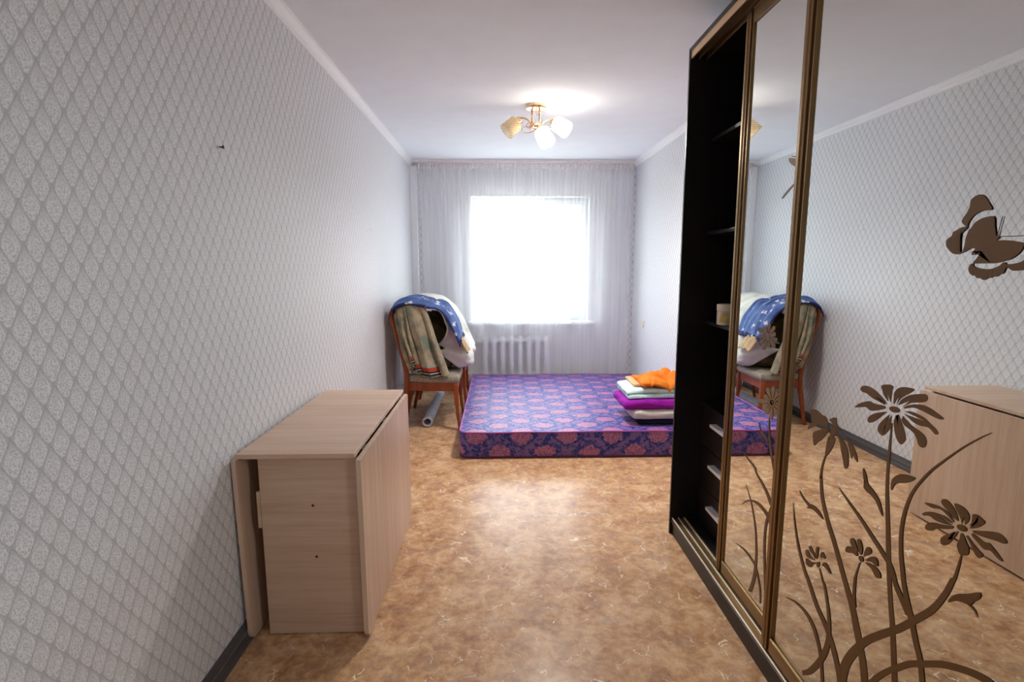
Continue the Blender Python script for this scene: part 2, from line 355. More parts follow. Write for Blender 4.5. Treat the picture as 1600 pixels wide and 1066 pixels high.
def m_floral():
    g = G('blue_floral_cotton'); co = g.coord(scale=(1, 1, 1))
    d = g.voro(co, 15, 'F1', rnd=1); d = g.M('ADD', d, g.M('MULTIPLY', g.M('SUBTRACT', 1.0, g.ss(g.noise(co, 6, 1), .44, .56)), .14)); w = g.noise(co, 70, 4, .7)
    fl = g.M('SUBTRACT', 1.0, g.ss(g.M('ADD', d, g.M('MULTIPLY', g.M('SUBTRACT', w, .5), .9)), .20, .28))
    x, y, z = g.xyz(g.coord('UV'))
    base = g.ramp(g.noise(co, 7, 2), [(.35, S(58, 78, 132)), (.65, S(94, 120, 174))])
    hem = g.M('MAXIMUM', g.M('GREATER_THAN', y, .955), g.M('LESS_THAN', x, .03))
    col = g.mix(hem, base, S(30, 38, 92)); col = g.mix(g.M('MULTIPLY', fl, .9), col, S(226, 222, 228))
    return g.pbr(col, .75, 0, .25)
FLORAL = m_floral()
NEAR_DECALS = [
('flower_petal','p',[(11737,10601),(11962,10740),(12219,10849),(12467,10883),(12643,10840),(12706,10754),(12624,10696),(12471,10694),(12273,10631),(12064,10602),(11829,10570)],(12169,10688)),
('flower_petal','p',[(11664,10678),(11708,10805),(11665,10959),(11632,11052),(11719,11083),(11888,11053),(12005,10994),(11965,10901),(11890,10788),(11740,10675)],(11829,10905)),
('flower_petal','p',[(11567,10653),(11584,10779),(11585,10921),(11509,11038),(11374,11112),(11203,11144),(11049,11148),(11028,11118),(11151,11014),(11278,10927),(11405,10811),(11477,10677)],(11435,10902)),
('flower_petal','p',[(11432,10672),(11370,10806),(11180,10961),(10987,11042),(10750,11106),(10659,11071),(10668,10976),(10787,10911),(10994,10850),(11156,10785),(11309,10669)],(11105,10867)),
('flower_petal','p',[(11259,10669),(11151,10748),(10956,10822),(10732,10862),(10539,10841),(10380,10795),(10239,10746),(10199,10712),(10275,10684),(10426,10686),(10616,10714),(10812,10738),(11011,10732),(11225,10651)],None),
('flower_petal','p',[(11234,10592),(11032,10636),(10830,10626),(10663,10595),(10495,10514),(10347,10443),(10291,10370),(10363,10339),(10446,10385),(10561,10427),(10766,10398),(10969,10422),(11152,10505),(11243,10526)],(10575,10529)),
('flower_petal','p',[(11271,10470),(11117,10377),(10920,10314),(10749,10274),(10611,10212),(10548,10100),(10579,9982),(10671,9944),(10759,9986),(10824,10100),(10938,10199),(11117,10252),(11230,10301),(11308,10403)],(10817,10246)),
('flower_petal','p',[(11389,10464),(11307,10347),(11196,10185),(11116,9987),(11156,9890),(11227,9814),(11331,9858),(11420,9971),(11478,10124),(11507,10258),(11471,10426)],(11322,10060)),
('flower_petal','p',[(11589,10406),(11606,10257),(11587,10118),(11663,9978),(11792,9838),(11899,9842),(11986,9918),(11950,10064),(11815,10238),(11662,10390)],(11777,10103)),
('flower_petal','p',[(11726,10439),(11900,10286),(12078,10114),(12250,10008),(12347,10033),(12312,10151),(12141,10276),(11950,10360),(11763,10428)],(12053,10227)),
('flower_petal','p',[(11810,10488),(12072,10370),(12291,10309),(12437,10351),(12635,10296),(12839,10240),(12712,10369),(12506,10473),(12342,10529),(12174,10513),(11935,10542),(11810,10541)],(12264,10416)),
('flower_center','p',[(11370,10554),(11409,10510),(11493,10480),(11592,10475),(11666,10498),(11687,10540),(11645,10585),(11559,10614),(11461,10618),(11389,10595)],None),
('flower_stem','s',[(11577,10209),(11588,9567),(11557,8691),(11392,7570),(11281,6874),(11109,6036),(10961,5392),(10748,4222),(10705,3987)],[(11548,10216),(11515,9589),(11462,8731),(11264,7641),(11147,6958),(10985,6127),(10822,5502),(10594,4362),(10546,4136)]),
('flower_petal','p',[(13835,9447),(13909,9596),(13998,9656),(14164,9660),(14340,9715),(14542,9712),(14708,9629),(14706,9521),(14596,9462),(14611,9350),(14402,9323),(14123,9357),(13828,9397)],None),
('flower_petal','p',[(14347,9340),(14575,9306),(14707,9175),(14750,9044),(14584,9148),(14340,9289)],None),
('flower_petal','p',[(13798,9372),(14056,9273),(14267,9170),(14479,9029),(14462,8818),(14384,8675),(14221,8829),(14020,9004),(13857,9215)],None),
('flower_petal','p',[(13514,9209),(13517,9039),(13660,8748),(13837,8543),(13859,8710),(13823,8967),(13769,9158),(13704,8991)],None),
('flower_petal','p',[(13421,9274),(13307,9179),(13229,8972),(13129,8776),(13036,8563),(12951,8547),(12887,8671),(12921,8953),(13005,9119),(13193,9251),(13377,9322)],None),
('flower_petal','p',[(13066,9392),(12968,9197),(12844,8981),(12785,8890),(12764,9011),(12625,8903),(12556,8891),(12624,9063),(12785,9230),(12989,9353),(13193,9433),(13374,9490),(13242,9433)],None),
('flower_petal','p',[(13456,9531),(13607,9517),(13693,9576),(13804,9610),(13661,9721),(13525,9745),(13493,9620),(13381,9538),(13298,9481),(13390,9418)],None),
('flower_petal','p',[(13705,9076),(13706,9282),(13648,9437),(13447,9467),(13547,9266),(13600,9078)],None),
('flower_stem','s',[(13871,8565),(13983,8210),(14012,7839),(14008,7908),(13890,7310),(13573,6741),(13257,6340),(12943,5891),(12640,5456),(12331,4984),(12108,4513),(11935,4175),(11790,3826),(11675,3405),(11610,3168)],[(13810,8575),(13899,8232),(13917,7872),(13908,7955),(13757,7384),(13431,6841),(13112,6452),(12795,6011),(12490,5586),(12150,5146),(11906,4699),(11736,4364),(11581,4022),(11461,3609),(11397,3375)]),
('flower_petal','p',[(9691,8757),(9819,8860),(9998,8890),(10207,8869),(10417,8802),(10344,8777),(10194,8781),(10021,8839),(9839,8798),(9693,8730)],None),
('flower_petal','p',[(9626,8790),(9699,8817),(9822,8884),(9961,8946),(10020,9010),(9981,9086),(9881,9101),(9727,9020),(9628,8904),(9580,8801)],(9671,8818)),
('flower_petal','p',[(9506,8776),(9541,8872),(9655,9004),(9720,9108),(9632,9135),(9480,9115),(9375,9030),(9373,8919),(9436,8800)],(9478,8966)),
('flower_petal','p',[(9342,8824),(9299,8945),(9305,9085),(9207,9119),(9090,9088),(9043,9052),(9098,8964),(9197,8863),(9328,8782)],(9184,8985)),
('flower_petal','p',[(9299,8760),(9119,8848),(8935,8937),(8753,8992),(8633,8953),(8591,8895),(8653,8849),(8800,8825),(8962,8784),(9131,8752),(9258,8745)],(9005,8828)),
('flower_petal','p',[(9255,8722),(9150,8705),(9021,8679),(8916,8713),(8826,8669),(8723,8610),(8621,8534),(8652,8511),(8761,8541),(8862,8588),(8991,8546),(9109,8593),(9260,8669)],None),
('flower_petal','p',[(9344,8611),(9229,8538),(9092,8468),(8999,8425),(9060,8325),(9138,8343),(9214,8423),(9321,8537),(9383,8603)],None),
('flower_petal','p',[(9448,8593),(9351,8470),(9297,8401),(9285,8282),(9354,8204),(9458,8169),(9523,8246),(9549,8334),(9502,8488),(9502,8589)],None),
('flower_petal','p',[(9559,8609),(9598,8486),(9666,8371),(9734,8243),(9823,8153),(9902,8149),(9929,8240),(9863,8342),(9761,8437),(9611,8581)],(9773,8318)),
('flower_petal','p',[(9696,8587),(9828,8505),(10050,8400),(10158,8295),(10293,8245),(10333,8306),(10255,8428),(10095,8505),(9951,8545),(9703,8640)],None),
('flower_petal','p',[(9696,8690),(9861,8748),(10065,8725),(10272,8668),(10432,8557),(10410,8513),(10259,8575),(10103,8560),(9897,8586),(9705,8655)],(10118,8672)),
('flower_center','p',[(9387,8707),(9420,8670),(9481,8646),(9547,8646),(9592,8671),(9598,8709),(9563,8747),(9501,8770),(9436,8769),(9393,8745)],None),
('flower_stem','s',[(9441,8168),(9481,7945),(9546,7626),(9600,7567),(9741,7165),(10005,6654),(10436,6097),(10796,5644),(11261,5158),(11684,4682),(11995,4241),(12305,3688),(12479,3176),(12526,2690),(12530,2362)],[(9421,8175),(9430,7961),(9471,7645),(9488,7577),(9609,7169),(9870,6610),(10308,6014),(10681,5537),(11144,5033),(11519,4597),(11752,4240),(11991,3780),(12140,3374),(12195,2938),(12198,2633)]),
('flower_stem','s',[(9142,10774),(9367,10602),(9718,10279),(10091,9880),(10411,9506),(10766,8943),(10946,8401),(11001,7845),(10939,7287),(10818,6828),(10801,6760),(10660,6383),(10467,5972),(10280,5571),(10132,5286),(10017,4857),(9959,4654)],[(9138,10769),(9353,10586),(9695,10258),(10056,9856),(10360,9485),(10698,8938),(10855,8421),(10900,7890),(10833,7353),(10702,6911),(10697,6841),(10541,6488),(10335,6096),(10159,5691),(10013,5404),(9890,4982),(9833,4781)]),
('flower_stem','s',[(13193,7925),(12793,7709),(12314,7477),(11902,7241),(11509,7022),(11174,6799),(10987,6491),(10755,6253),(10566,6053)],[(13182,7935),(12745,7759),(12243,7552),(11815,7335),(11415,7127),(11070,6903),(10878,6597),(10643,6374),(10450,6184)]),
('leaf_print','p',[(14923,7083),(14718,6973),(14430,6899),(14139,6945),(13873,6891),(13687,6750),(14002,6791),(14207,6801),(14437,6727),(14482,6743),(14389,6818),(14608,6853),(14809,6950)],None),
('leaf_print','p',[(12344,8808),(12211,8689),(12130,8505),(11928,8407),(11750,8304),(11628,8148),(11538,7919),(11673,8035),(11814,8182),(11990,8255),(12142,8280),(12258,8339),(12166,8358),(12289,8563)],None),
('leaf_print','p',[(10736,9216),(10871,9215),(11075,9173),(11242,9075),(11369,8920),(11386,8767),(11359,8652),(11297,8805),(11183,8912),(10981,9000),(10823,9110)],None),
('leaf_print','p',[(9579,7059),(9522,7221),(9387,7373),(9203,7496),(8986,7672),(8930,7656),(8957,7546),(9069,7411),(9156,7339),(9056,7314),(8977,7265),(8935,7167),(9024,7255),(9149,7285),(9270,7260),(9414,7197)],None),
('flower_stem','s',[(15204,6553),(15070,5985),(14804,5336),(14419,4775),(14162,4530),(13724,4074),(13272,3768),(12994,3504),(12761,3184),(12572,2842),(12444,2419)],[(15185,6562),(15009,6021),(14710,5400),(14311,4863),(14043,4636),(13591,4204),(13128,3920),(12837,3664),(12597,3349),(12408,3002),(12281,2578)]),
('flower_stem','s',[(13688,5272),(13507,4977),(13439,4902),(13233,4431),(13121,3936),(13126,3499),(13244,3016),(13461,2551),(13791,2009),(14061,1714)],[(13658,5295),(13449,5026),(13358,4968),(13134,4509),(12986,4038),(12945,3618),(13001,3140),(13221,2617),(13604,1985),(13988,1612)]),
('flower_stem','s',[(12143,6392),(12243,6036),(12282,5823),(12269,5359),(12180,5104)],[(12110,6403),(12185,6060),(12195,5871),(12171,5426),(12103,5164)]),
('flower_stem','s',[(15190,3356),(14691,3510),(14178,3536),(13778,3362),(13495,3052),(13312,2673),(13172,2102),(13118,1817)],[(15182,3371),(14648,3581),(14099,3635),(13667,3479),(13380,3161),(13197,2778),(13057,2207),(13003,1923)]),
('flower_stem','s',[(11485,3255),(11240,3728),(11009,4117),(10725,4506),(10632,4583),(10302,4972),(9956,5262),(9575,5575),(9265,5774),(8920,5952),(8656,6045),(8479,6083)],[(11659,3229),(11399,3723),(11135,4159),(10810,4581),(10711,4694),(10353,5106),(9975,5419),(9578,5738),(9245,5940),(8887,6113),(8611,6201),(8435,6217)]),
('flower_petal','p',[(13865,5352),(14085,5239),(14296,5227),(14326,5132),(14270,5032),(14063,5074),(13964,5218),(13861,5317)],None),
('flower_petal','p',[(13901,5398),(14107,5396),(14270,5491),(14367,5435),(14341,5335),(14242,5279),(13955,5366)],None),
('flower_petal','p',[(13882,5473),(13952,5562),(14069,5644),(14159,5694),(14226,5611),(14153,5520),(14002,5495),(13906,5439)],None),
('flower_petal','p',[(13824,5470),(13781,5662),(13788,5842),(13855,5829),(13896,5706),(13878,5531)],None),
('flower_petal','p',[(13659,5513),(13621,5645),(13462,5696),(13482,5764),(13590,5828),(13663,5749),(13662,5621)],None),
('flower_petal','p',[(13586,5392),(13523,5540),(13422,5601),(13308,5561),(13159,5439),(13261,5411),(13374,5449),(13537,5440)],None),
('flower_petal','p',[(12251,6488),(12410,6477),(12587,6391),(12682,6387),(12652,6522),(12521,6604),(12384,6625),(12240,6576)],None),
('flower_petal','p',[(12245,6606),(12384,6625),(12507,6672),(12543,6768),(12485,6857),(12377,6844),(12309,6750),(12230,6664)],None),
('flower_petal','p',[(12155,6609),(12242,6755),(12294,6906),(12226,6966),(12145,6924),(12081,6782),(12091,6630)],None),
('flower_petal','p',[(12020,6591),(12000,6764),(11916,6934),(11810,6937),(11779,6860),(11869,6744),(11984,6645)],None),
('flower_petal','p',[(11914,6606),(11747,6778),(11587,6816),(11526,6665),(11601,6620),(11728,6638),(11909,6567)],None),
('flower_petal','p',[(11924,6520),(11720,6579),(11556,6585),(11426,6525),(11418,6406),(11566,6359),(11704,6462),(11876,6484)],None),
('flower_center','p',[(13676,5392),(13682,5337),(13709,5288),(13748,5264),(13784,5274),(13803,5315),(13797,5371),(13769,5420),(13730,5444),(13695,5433)],None),
('flower_center','p',[(12040,6562),(12017,6524),(12024,6479),(12058,6444),(12108,6434),(12154,6451),(12178,6490),(12171,6535),(12135,6569),(12086,6580)],None),
('butterfly_wing','p',[(9968,15162),(9873,15113),(9774,14990),(9695,14856),(9879,14853),(10042,14793),(10137,14686),(10178,14583),(10239,14617),(10305,14681),(10291,14748),(10206,14866),(10166,14978),(10158,15082),(10069,15147)],None),
('butterfly_wing','p',[(9637,14728),(9600,14606),(9599,14459),(9606,14358),(9548,14373),(9485,14351),(9500,14316),(9526,14289),(9360,14285),(9187,14259),(9017,14213),(9026,14127),(9083,14040),(9200,13954),(9346,13910),(9519,13874),(9744,13875),(9948,13876),(9884,13962),(9788,14037),(9745,14140),(9797,14104),(9877,14068),(9958,14031),(10000,14045),(9999,14090),(9931,14146),(9822,14209),(9958,14185),(10084,14141),(10200,14089),(10185,14222),(10172,14378),(10124,14512),(10084,14548),(10020,14639),(9901,14705),(9779,14731)],None),
('butterfly_wing','p',[(10178,14583),(10313,14573),(10400,14530),(10478,14495),(10504,14426),(10559,14389),(10619,14331),(10605,14228),(10539,14154),(10445,14081),(10322,14052),(10200,14089),(10248,14102),(10309,14128),(10347,14228),(10340,14347),(10286,14463),(10174,14554)],None),
('butterfly_wing','p',[(9948,13876),(10000,13857),(10034,13779),(9999,13691),(9927,13643),(9883,13644),(9833,13597),(9758,13595),(9680,13563),(9603,13606),(9542,13608),(9505,13633),(9436,13634),(9391,13672),(9317,13700),(9289,13774),(9272,13819),(9325,13897),(9413,13828),(9565,13772),(9730,13771),(9883,13799),(9949,13837)],None),
('butterfly_wing','p',[(9300,13850),(9151,13864),(9027,13895),(8945,13950),(8889,14053),(8807,14085),(8700,14049),(8634,13929),(8687,13828),(8816,13776),(8954,13758),(9134,13742),(9234,13792)],None),
('butterfly_feeler','s',[(9506,14359),(9484,14540),(9453,14709)],[(9526,14365),(9500,14545),(9469,14714)]),
('butterfly_feeler','s',[(9485,14348),(9254,14342),(8999,14341)],[(9487,14362),(9256,14354),(9001,14351)])]
FAR_DECALS = [
('dragonfly_wing','p',[(16866,17095),(17001,17141),(17141,17212),(17360,17275),(17488,17276),(17467,17210),(17378,17121),(17189,17004),(16989,16913),(16835,16870)],None),
('dragonfly_wing','p',[(17365,17317),(17229,17303),(17013,17234),(16857,17163),(16871,17136),(16988,17187),(17185,17257)],None),
('dragonfly_body','p',[(17710,16030),(17716,16073),(17550,16201),(17254,16348),(16966,16469),(16755,16546),(16714,16510),(16958,16406),(17206,16279),(17425,16163),(17612,16060)],None),
('flower_petal','p',[(17825,11372),(17631,11398),(17470,11407),(17388,11370),(17384,11322),(17416,11277),(17517,11252),(17667,11281),(17837,11332)],None),
('flower_petal','p',[(17863,11298),(17667,11239),(17514,11176),(17467,11104),(17499,11058),(17563,11029),(17675,11050),(17790,11145),(17904,11267)],None),
('flower_petal','p',[(17952,11246),(17864,11169),(17809,11098),(17839,11042),(17905,11014),(17978,11008),(18041,11042),(18038,11128),(18010,11232)],None),
('flower_petal','p',[(18065,11230),(18089,11070),(18132,10932),(18221,10858),(18298,10852),(18360,10878),(18362,10966),(18261,11096),(18122,11239)],None),
('flower_petal','p',[(18166,11258),(18279,11142),(18394,11050),(18503,11028),(18565,11053),(18594,11098),(18544,11168),(18391,11230),(18203,11287)],None),
('flower_petal','p',[(18223,11320),(18388,11258),(18537,11218),(18631,11239),(18656,11286),(18641,11337),(18555,11380),(18401,11378),(18227,11359)],None),
('flower_petal','p',[(18215,11396),(18461,11420),(18670,11455),(18764,11519),(18749,11571),(18689,11610),(18548,11607),(18372,11533),(18186,11434)],None),
('flower_petal','p',[(18147,11462),(18273,11521),(18364,11582),(18358,11643),(18301,11679),(18228,11697),(18149,11672),(18113,11590),(18094,11485)],None),
('flower_petal','p',[(18040,11497),(18085,11634),(18102,11755),(18047,11828),(17974,11842),(17905,11828),(17865,11758),(17907,11637),(17980,11498)],None),
('flower_petal','p',[(17929,11489),(17853,11629),(17769,11741),(17669,11785),(17602,11773),(17560,11736),(17585,11660),(17713,11568),(17882,11469)],None),
('flower_petal','p',[(17849,11443),(17736,11521),(17630,11576),(17547,11570),(17508,11533),(17499,11486),(17549,11437),(17675,11416),(17829,11407)],None),
('flower_center','p',[(17881,11373),(17901,11321),(17968,11281),(18056,11269),(18132,11289),(18166,11335),(18145,11388),(18077,11428),(17989,11440),(17914,11419)],None),
('flower_petal','p',[(17200,9213),(16995,9294),(16821,9348),(16720,9335),(16699,9290),(16720,9237),(16822,9184),(16997,9170),(17200,9171)],None),
('flower_petal','p',[(17216,9128),(16980,9126),(16789,9108),(16707,9053),(16721,8999),(16776,8953),(16904,8942),(17068,8999),(17246,9085)],None),
('flower_petal','p',[(17289,9047),(17161,9000),(17070,8947),(17073,8882),(17125,8835),(17196,8805),(17276,8819),(17317,8904),(17341,9015)],None),
('flower_petal','p',[(17400,8992),(17341,8826),(17313,8676),(17363,8571),(17436,8536),(17510,8538),(17558,8621),(17525,8787),(17461,8980)],None),
('flower_petal','p',[(17520,8979),(17571,8823),(17636,8690),(17734,8621),(17811,8616),(17866,8645),(17854,8730),(17732,8854),(17573,8989)],None),
('flower_petal','p',[(17616,9011),(17749,8882),(17879,8779),(17990,8752),(18048,8778),(18067,8828),(18005,8905),(17843,8976),(17647,9042)],None),
('flower_petal','p',[(17662,9081),(17939,8983),(18188,8911),(18339,8917),(18367,8965),(18337,9024),(18184,9089),(17937,9114),(17662,9124)],None),
('flower_petal','p',[(17645,9169),(17822,9155),(17968,9160),(18017,9211),(17995,9267),(17938,9316),(17837,9335),(17726,9286),(17613,9212)],None),
('flower_petal','p',[(17569,9250),(17739,9338),(17870,9428),(17887,9517),(17833,9566),(17754,9591),(17650,9552),(17577,9432),(17516,9282)],None),
('flower_petal','p',[(17456,9304),(17515,9455),(17544,9593),(17494,9685),(17421,9714),(17348,9709),(17302,9634),(17333,9488),(17396,9315)],None),
('flower_petal','p',[(17337,9315),(17308,9439),(17263,9542),(17182,9588),(17112,9587),(17060,9559),(17060,9494),(17154,9404),(17286,9304)],None),
('flower_petal','p',[(17244,9282),(17051,9444),(16875,9572),(16741,9614),(16687,9590),(16675,9541),(16763,9451),(16965,9353),(17215,9251)],None),
('flower_center','s',[(17277,9193),(17300,9117),(17370,9059),(17459,9035),(17541,9052),(17581,9107),(17558,9179),(17486,9237),(17397,9260),(17317,9242),(17276,9183)],[(17210,9201),(17238,9114),(17340,9032),(17481,8994),(17600,9017),(17652,9088),(17622,9182),(17517,9264),(17376,9301),(17260,9276),(17211,9210)]),
('flower_stem','s',[(17577,8560),(17523,8031),(17304,7319),(16988,6702)],[(17530,8574),(17429,8065),(17183,7373),(16857,6770)]),
('leaf_print','p',[(18249,8203),(18023,7959),(17728,7877),(17479,7698),(17751,7728),(18067,7833),(18146,7965)],None),
('flower_stem','s',[(19309,6673),(18882,6534),(18385,6395),(18211,6242),(17808,6051),(17419,5824),(17097,5532)],[(19287,6690),(18812,6589),(18275,6473),(18128,6298),(17700,6131),(17279,5922),(16943,5638)]),
('flower_stem','s',[(18912,5512),(18440,5009),(18052,4260),(17899,3563),(17862,2906),(17957,2219),(18197,1559)],[(18892,5523),(18383,5043),(17959,4315),(17769,3638),(17694,3000),(17724,2341),(17933,1689)]),
('flower_stem','s',[(19404,2818),(18815,2915),(18293,2890),(17871,2778),(17569,2447),(17395,2094),(17326,1647)],[(19386,2842),(18748,2993),(18186,2996),(17752,2877),(17464,2527),(17289,2169),(17237,1709)]),
('flower_stem','s',[(19109,4635),(18610,4980),(18066,5149),(17603,5124),(17233,5016),(17000,4799)],[(19125,4642),(18629,5035),(17989,5265),(17473,5251),(17069,5145),(16845,4909)]),
('flower_stem','s',[(17062,5531),(17195,5171),(17333,4798),(17370,4219),(17300,3547),(17103,2495),(16985,1754)],[(16916,5573),(17047,5217),(17178,4861),(17230,4291),(17160,3629),(16982,2575),(16882,1827)])]
# ------------------------------------------------------------------ room shell
XL, XR, YB, YF, H = -.95, 1.52, 5.93, -1.5, 2.5
WX0, WX1, WZ0, WZ1 = -.31, 1.02, .765, 2.145
def struct(o, label=None): o['kind'] = 'structure'; return o
struct(mbox('floor', XL-.2, XR+.2, YF-.2, YB+.3, -.12, 0, FLOOR, bev=0))
struct(mbox('ceiling', XL-.2, XR+.2, YF-.2, YB+.3, H, H+.12, CEIL, bev=0))
struct(mbox('wall_left', XL-.2, XL, YF-.2, YB+.3, 0, H, W_PAPER, bev=0))
struct(mbox('wall_front', XL, XR, YF-.2, YF, 0, H, TRIM, bev=0))
SY0, SY1, SZ0, SZ1 = -.39, .09, 1.10, 2.25          # added unseen side window, lets fill daylight into the near end
bm = nb()
box(bm, XR, XR+.2, YF-.2, SY0, 0, H); box(bm, XR, XR+.2, SY1, YB+.3, 0, H); box(bm, XR, XR+.2, SY0, SY1, 0, SZ0); box(bm, XR, XR+.2, SY0, SY1, SZ1, H)
struct(obj('wall_right', bm, W_PAPER))
bm = nb(); xa, xb = XR+.10, XR+.16
box(bm, xa, xb, SY0, SY0+.045, SZ0, SZ1, .006); box(bm, xa, xb, SY1-.045, SY1, SZ0, SZ1, .006)
box(bm, xa, xb, SY0+.045, SY1-.045, SZ1-.045, SZ1, .006); box(bm, xa, xb, SY0+.045, SY1-.045, SZ0, SZ0+.045, .006)
w2 = struct(obj('added_fill_window', bm, WHITEP))
mbox('pane', XR+.127, XR+.133, SY0+.04, SY1-.04, SZ0+.04, SZ1-.04, PANE, w2, 0)
bm = nb()
box(bm, XL, WX0, YB, YB+.3, 0, H); box(bm, WX1, XR, YB, YB+.3, 0, H)
box(bm, WX0, WX1, YB, YB+.3, 0, WZ0); box(bm, WX0, WX1, YB, YB+.3, WZ1, H)
struct(obj('wall_back', bm, W_PAPER))
# ceiling coving: stepped profile
def coving(name, side):
    s = 1 if side == 'left' else -1; x = XL if side == 'left' else XR
    pr = [(0, 0), (.042, 0), (.042, -.006), (.034, -.010), (.030, -.016), (.018, -.026), (.012, -.030), (.010, -.040), (0, -.046)]
    ya = YF
    for i, yb in enumerate((1.1, 3.1, 5.1, YB)):
        o = obj(name, extrude_profile(nb(), [(x+s*a, H+b) for a, b in pr], 'y', ya+.0008, yb-.0008), TRIM) if i == 0 else \
            obj('coving_length', extrude_profile(nb(), [(x+s*a, H+b) for a, b in pr], 'y', ya+.0008, yb-.0008), TRIM, first)
        if i == 0: first = struct(o)
        ya = yb
coving('trim_1', 'left'); coving('trim_2', 'right')
# skirting with a cable channel
def skirting(name, x, s, y0, y1):
    pr = [(0, 0), (.022, 0), (.022, .018), (.020, .022), (.020, .046), (.017, .048), (.016, .054), (.013, .058), (.008, .074), (0, .076)]
    b = struct(obj(name, extrude_profile(nb(), [(x+s*a, c) for a, c in pr], 'y', y0, y1), BASEB))
    obj('cable_channel_line', extrude_profile(nb(), [(x+s*a, c) for a, c in [(.0165, .0485), (.0190, .0485), (.0180, .0515), (.0165, .0515)]], 'y', y0, y1), BASEL, b)
skirting('baseboard_left', XL, 1, YF, YB); skirting('baseboard_right', XR, -1, 2.57, YB)
pr = [(0, 0), (.022, 0), (.022, .02), (.018, .05), (.008, .074), (0, .076)]
struct(obj('baseboard_back', extrude_profile(nb(), [(YB-a, c) for a, c in pr], 'x', XL+.09, XR-.022), BASEB))
# white pipe casing in the far left corner
struct(mbox('trim_3', XL, XL+.072, YB-.06, YB, 0, H-.05, TRIM, bev=.006))
# window: frame, mullion, opening sash, panes, sill
bm = nb(); y0, y1 = 6.05, 6.115
box(bm, WX0, WX0+.055, y0, y1, WZ0, WZ1, .006); box(bm, WX1-.05, WX1, y0, y1, WZ0, WZ1, .006)
box(bm, WX0+.055, WX1-.05, y0, y1, WZ1-.055, WZ1, .006); box(bm, WX0+.055, WX1-.05, y0, y1, WZ0, WZ0+.055, .006)
box(bm, .475, .525, y0, y1, WZ0+.055, WZ1-.055, .006)
win = struct(obj('window_1', bm, WHITEP))
bm = nb(); ys0, ys1 = 6.02, 6.085
box(bm, .50, .545, ys0, ys1, WZ0+.04, WZ1-.04, .006); box(bm, .935, .98, ys0, ys1, WZ0+.04, WZ1-.04, .006)
box(bm, .545, .935, ys0, ys1, WZ1-.09, WZ1-.04, .006); box(bm, .545, .935, ys0, ys1, WZ0+.04, WZ0+.09, .006)
sash = obj('opening_sash', bm, WHITEP, win)
mbox('window_handle', .515, .53, 5.985, 6.0, 1.36, 1.50, WHITEP, sash, .005)
mbox('pane', WX0+.05, .48, 6.078, 6.084, WZ0+.05, WZ1-.05, PANE, win, 0)
mbox('pane', .54, .94, 6.050, 6.056, WZ0+.085, WZ1-.085, PANE, win, 0)
for a in ((WX0-.002, WX0+.010, YB, 6.05, WZ0, WZ1), (WX1-.010, WX1+.002, YB, 6.05, WZ0, WZ1), (WX0+.010, WX1-.010, YB, 6.05, WZ1-.010, WZ1+.002)): mbox('reveal_board', *a, WHITEP, win, .001)
mbox('window_sill', WX0-.03, WX1+.06, YB-.09, 6.05, WZ0-.035, WZ0-.002, WHITEP, win, .008)
# ------------------------------------------------------------------ outdoors, washed out beyond the glass
def tree(x, y, h, seed):
    rn = random.Random(seed)
    t = empty('leafy_tree', (x, y, -3), 'green leafy tree outside the window, seen pale through the left pane', 'tree')
    tr = tube(nb(), [(0, 0, 0), (.05, 0, h*.4), (0, .1, h*.75)], [.16, .12, .06]); obj('trunk', tr, plain('bark', S(92, 76, 60), .9), t, True)
    bm = nb()
    for k in range(900):
        a = rn.uniform(0, 2*PI); e = rn.uniform(-1, 1); r = rn.uniform(.55, 1)
        p = Vector((1.1*r*math.cos(a)*math.sqrt(1-e*e), 1.1*r*math.sin(a)*math.sqrt(1-e*e), h*.72+1.9*r*e))
        u = Vector((rn.uniform(-1, 1), rn.uniform(-1, 1), rn.uniform(-1, 1))).normalized()*.16; v = u.orthogonal().normalized()*.07
        bm.faces.new([bm.verts.new(p+q) for q in (-u, v, u, -v)])
    f = obj('foliage', bm, plain('leaf_green', S(70, 110, 60), .6), t); f['kind'] = 'stuff'
tree(-1.7, 12.5, 7.4, 4)
# ------------------------------------------------------------------ curtain rail, curtain, radiator
rail = tag(mbox('curtain_rail', XL+.06, XR-.06, 5.765, 5.80, H-.030, H-.0005, plain('beige_rail', S(238, 232, 228), .5), None, .003),
    'beige grey ceiling curtain rail running wall to wall above the window', 'curtain rail')
rc = random.Random(7)
FOLD = [(rc.uniform(14, 60), rc.uniform(0, 6.28), rc.uniform(.3, 1)) for _ in range(9)]
def fold(x, k):
    return sum(a*math.sin(f*x+p+.5*math.sin(3*x+p)) for f, p, a in FOLD)/3.0
CX0, CX1 = -.845, 1.447
def curt(u, v):
    z = 2.405-v*2.375
    x = CX0+(CX1-CX0)*u + .03*v*math.sin(5*u+1)
    if u < .16: x += .05*v*(.16-u)/.16
    g = .35+.65*min(1, v*2)
    y = 5.775+.032*g*fold(u*1.9, v)+.006*(1-min(1, v*3))*math.sin(u*330)
    ex = .012*g*math.sin(u*70+2*math.sin(u*11))
    return (x+ex, y, z)
cur = empty('sheer_curtain', (.3, 5.775, 0), 'white sheer voile curtain hanging in folds across the window wall', 'curtain')
sheet('curtain_panel', curt, 620, 24, SHEER, cur, 0)
def tape(u, v): return (CX0+(CX1-CX0)*u, 5.776+.012*math.sin(u*520+2*math.sin(u*37)), 2.455-.052*v)
sheet('gathered_heading', tape, 900, 3, TAPE, cur, 0)
bm = nb()
for k in range(24): obj("curtain_hook", box(nb(), CX0+.03+k*.099, CX0+.036+k*.099, 5.772, 5.778, 2.452, 2.4625), WHITEP, cur)
for ch in cur.children: ch.matrix_parent_inverse = cur.matrix_basis.inverted()
bpy.context.view_layer.update()
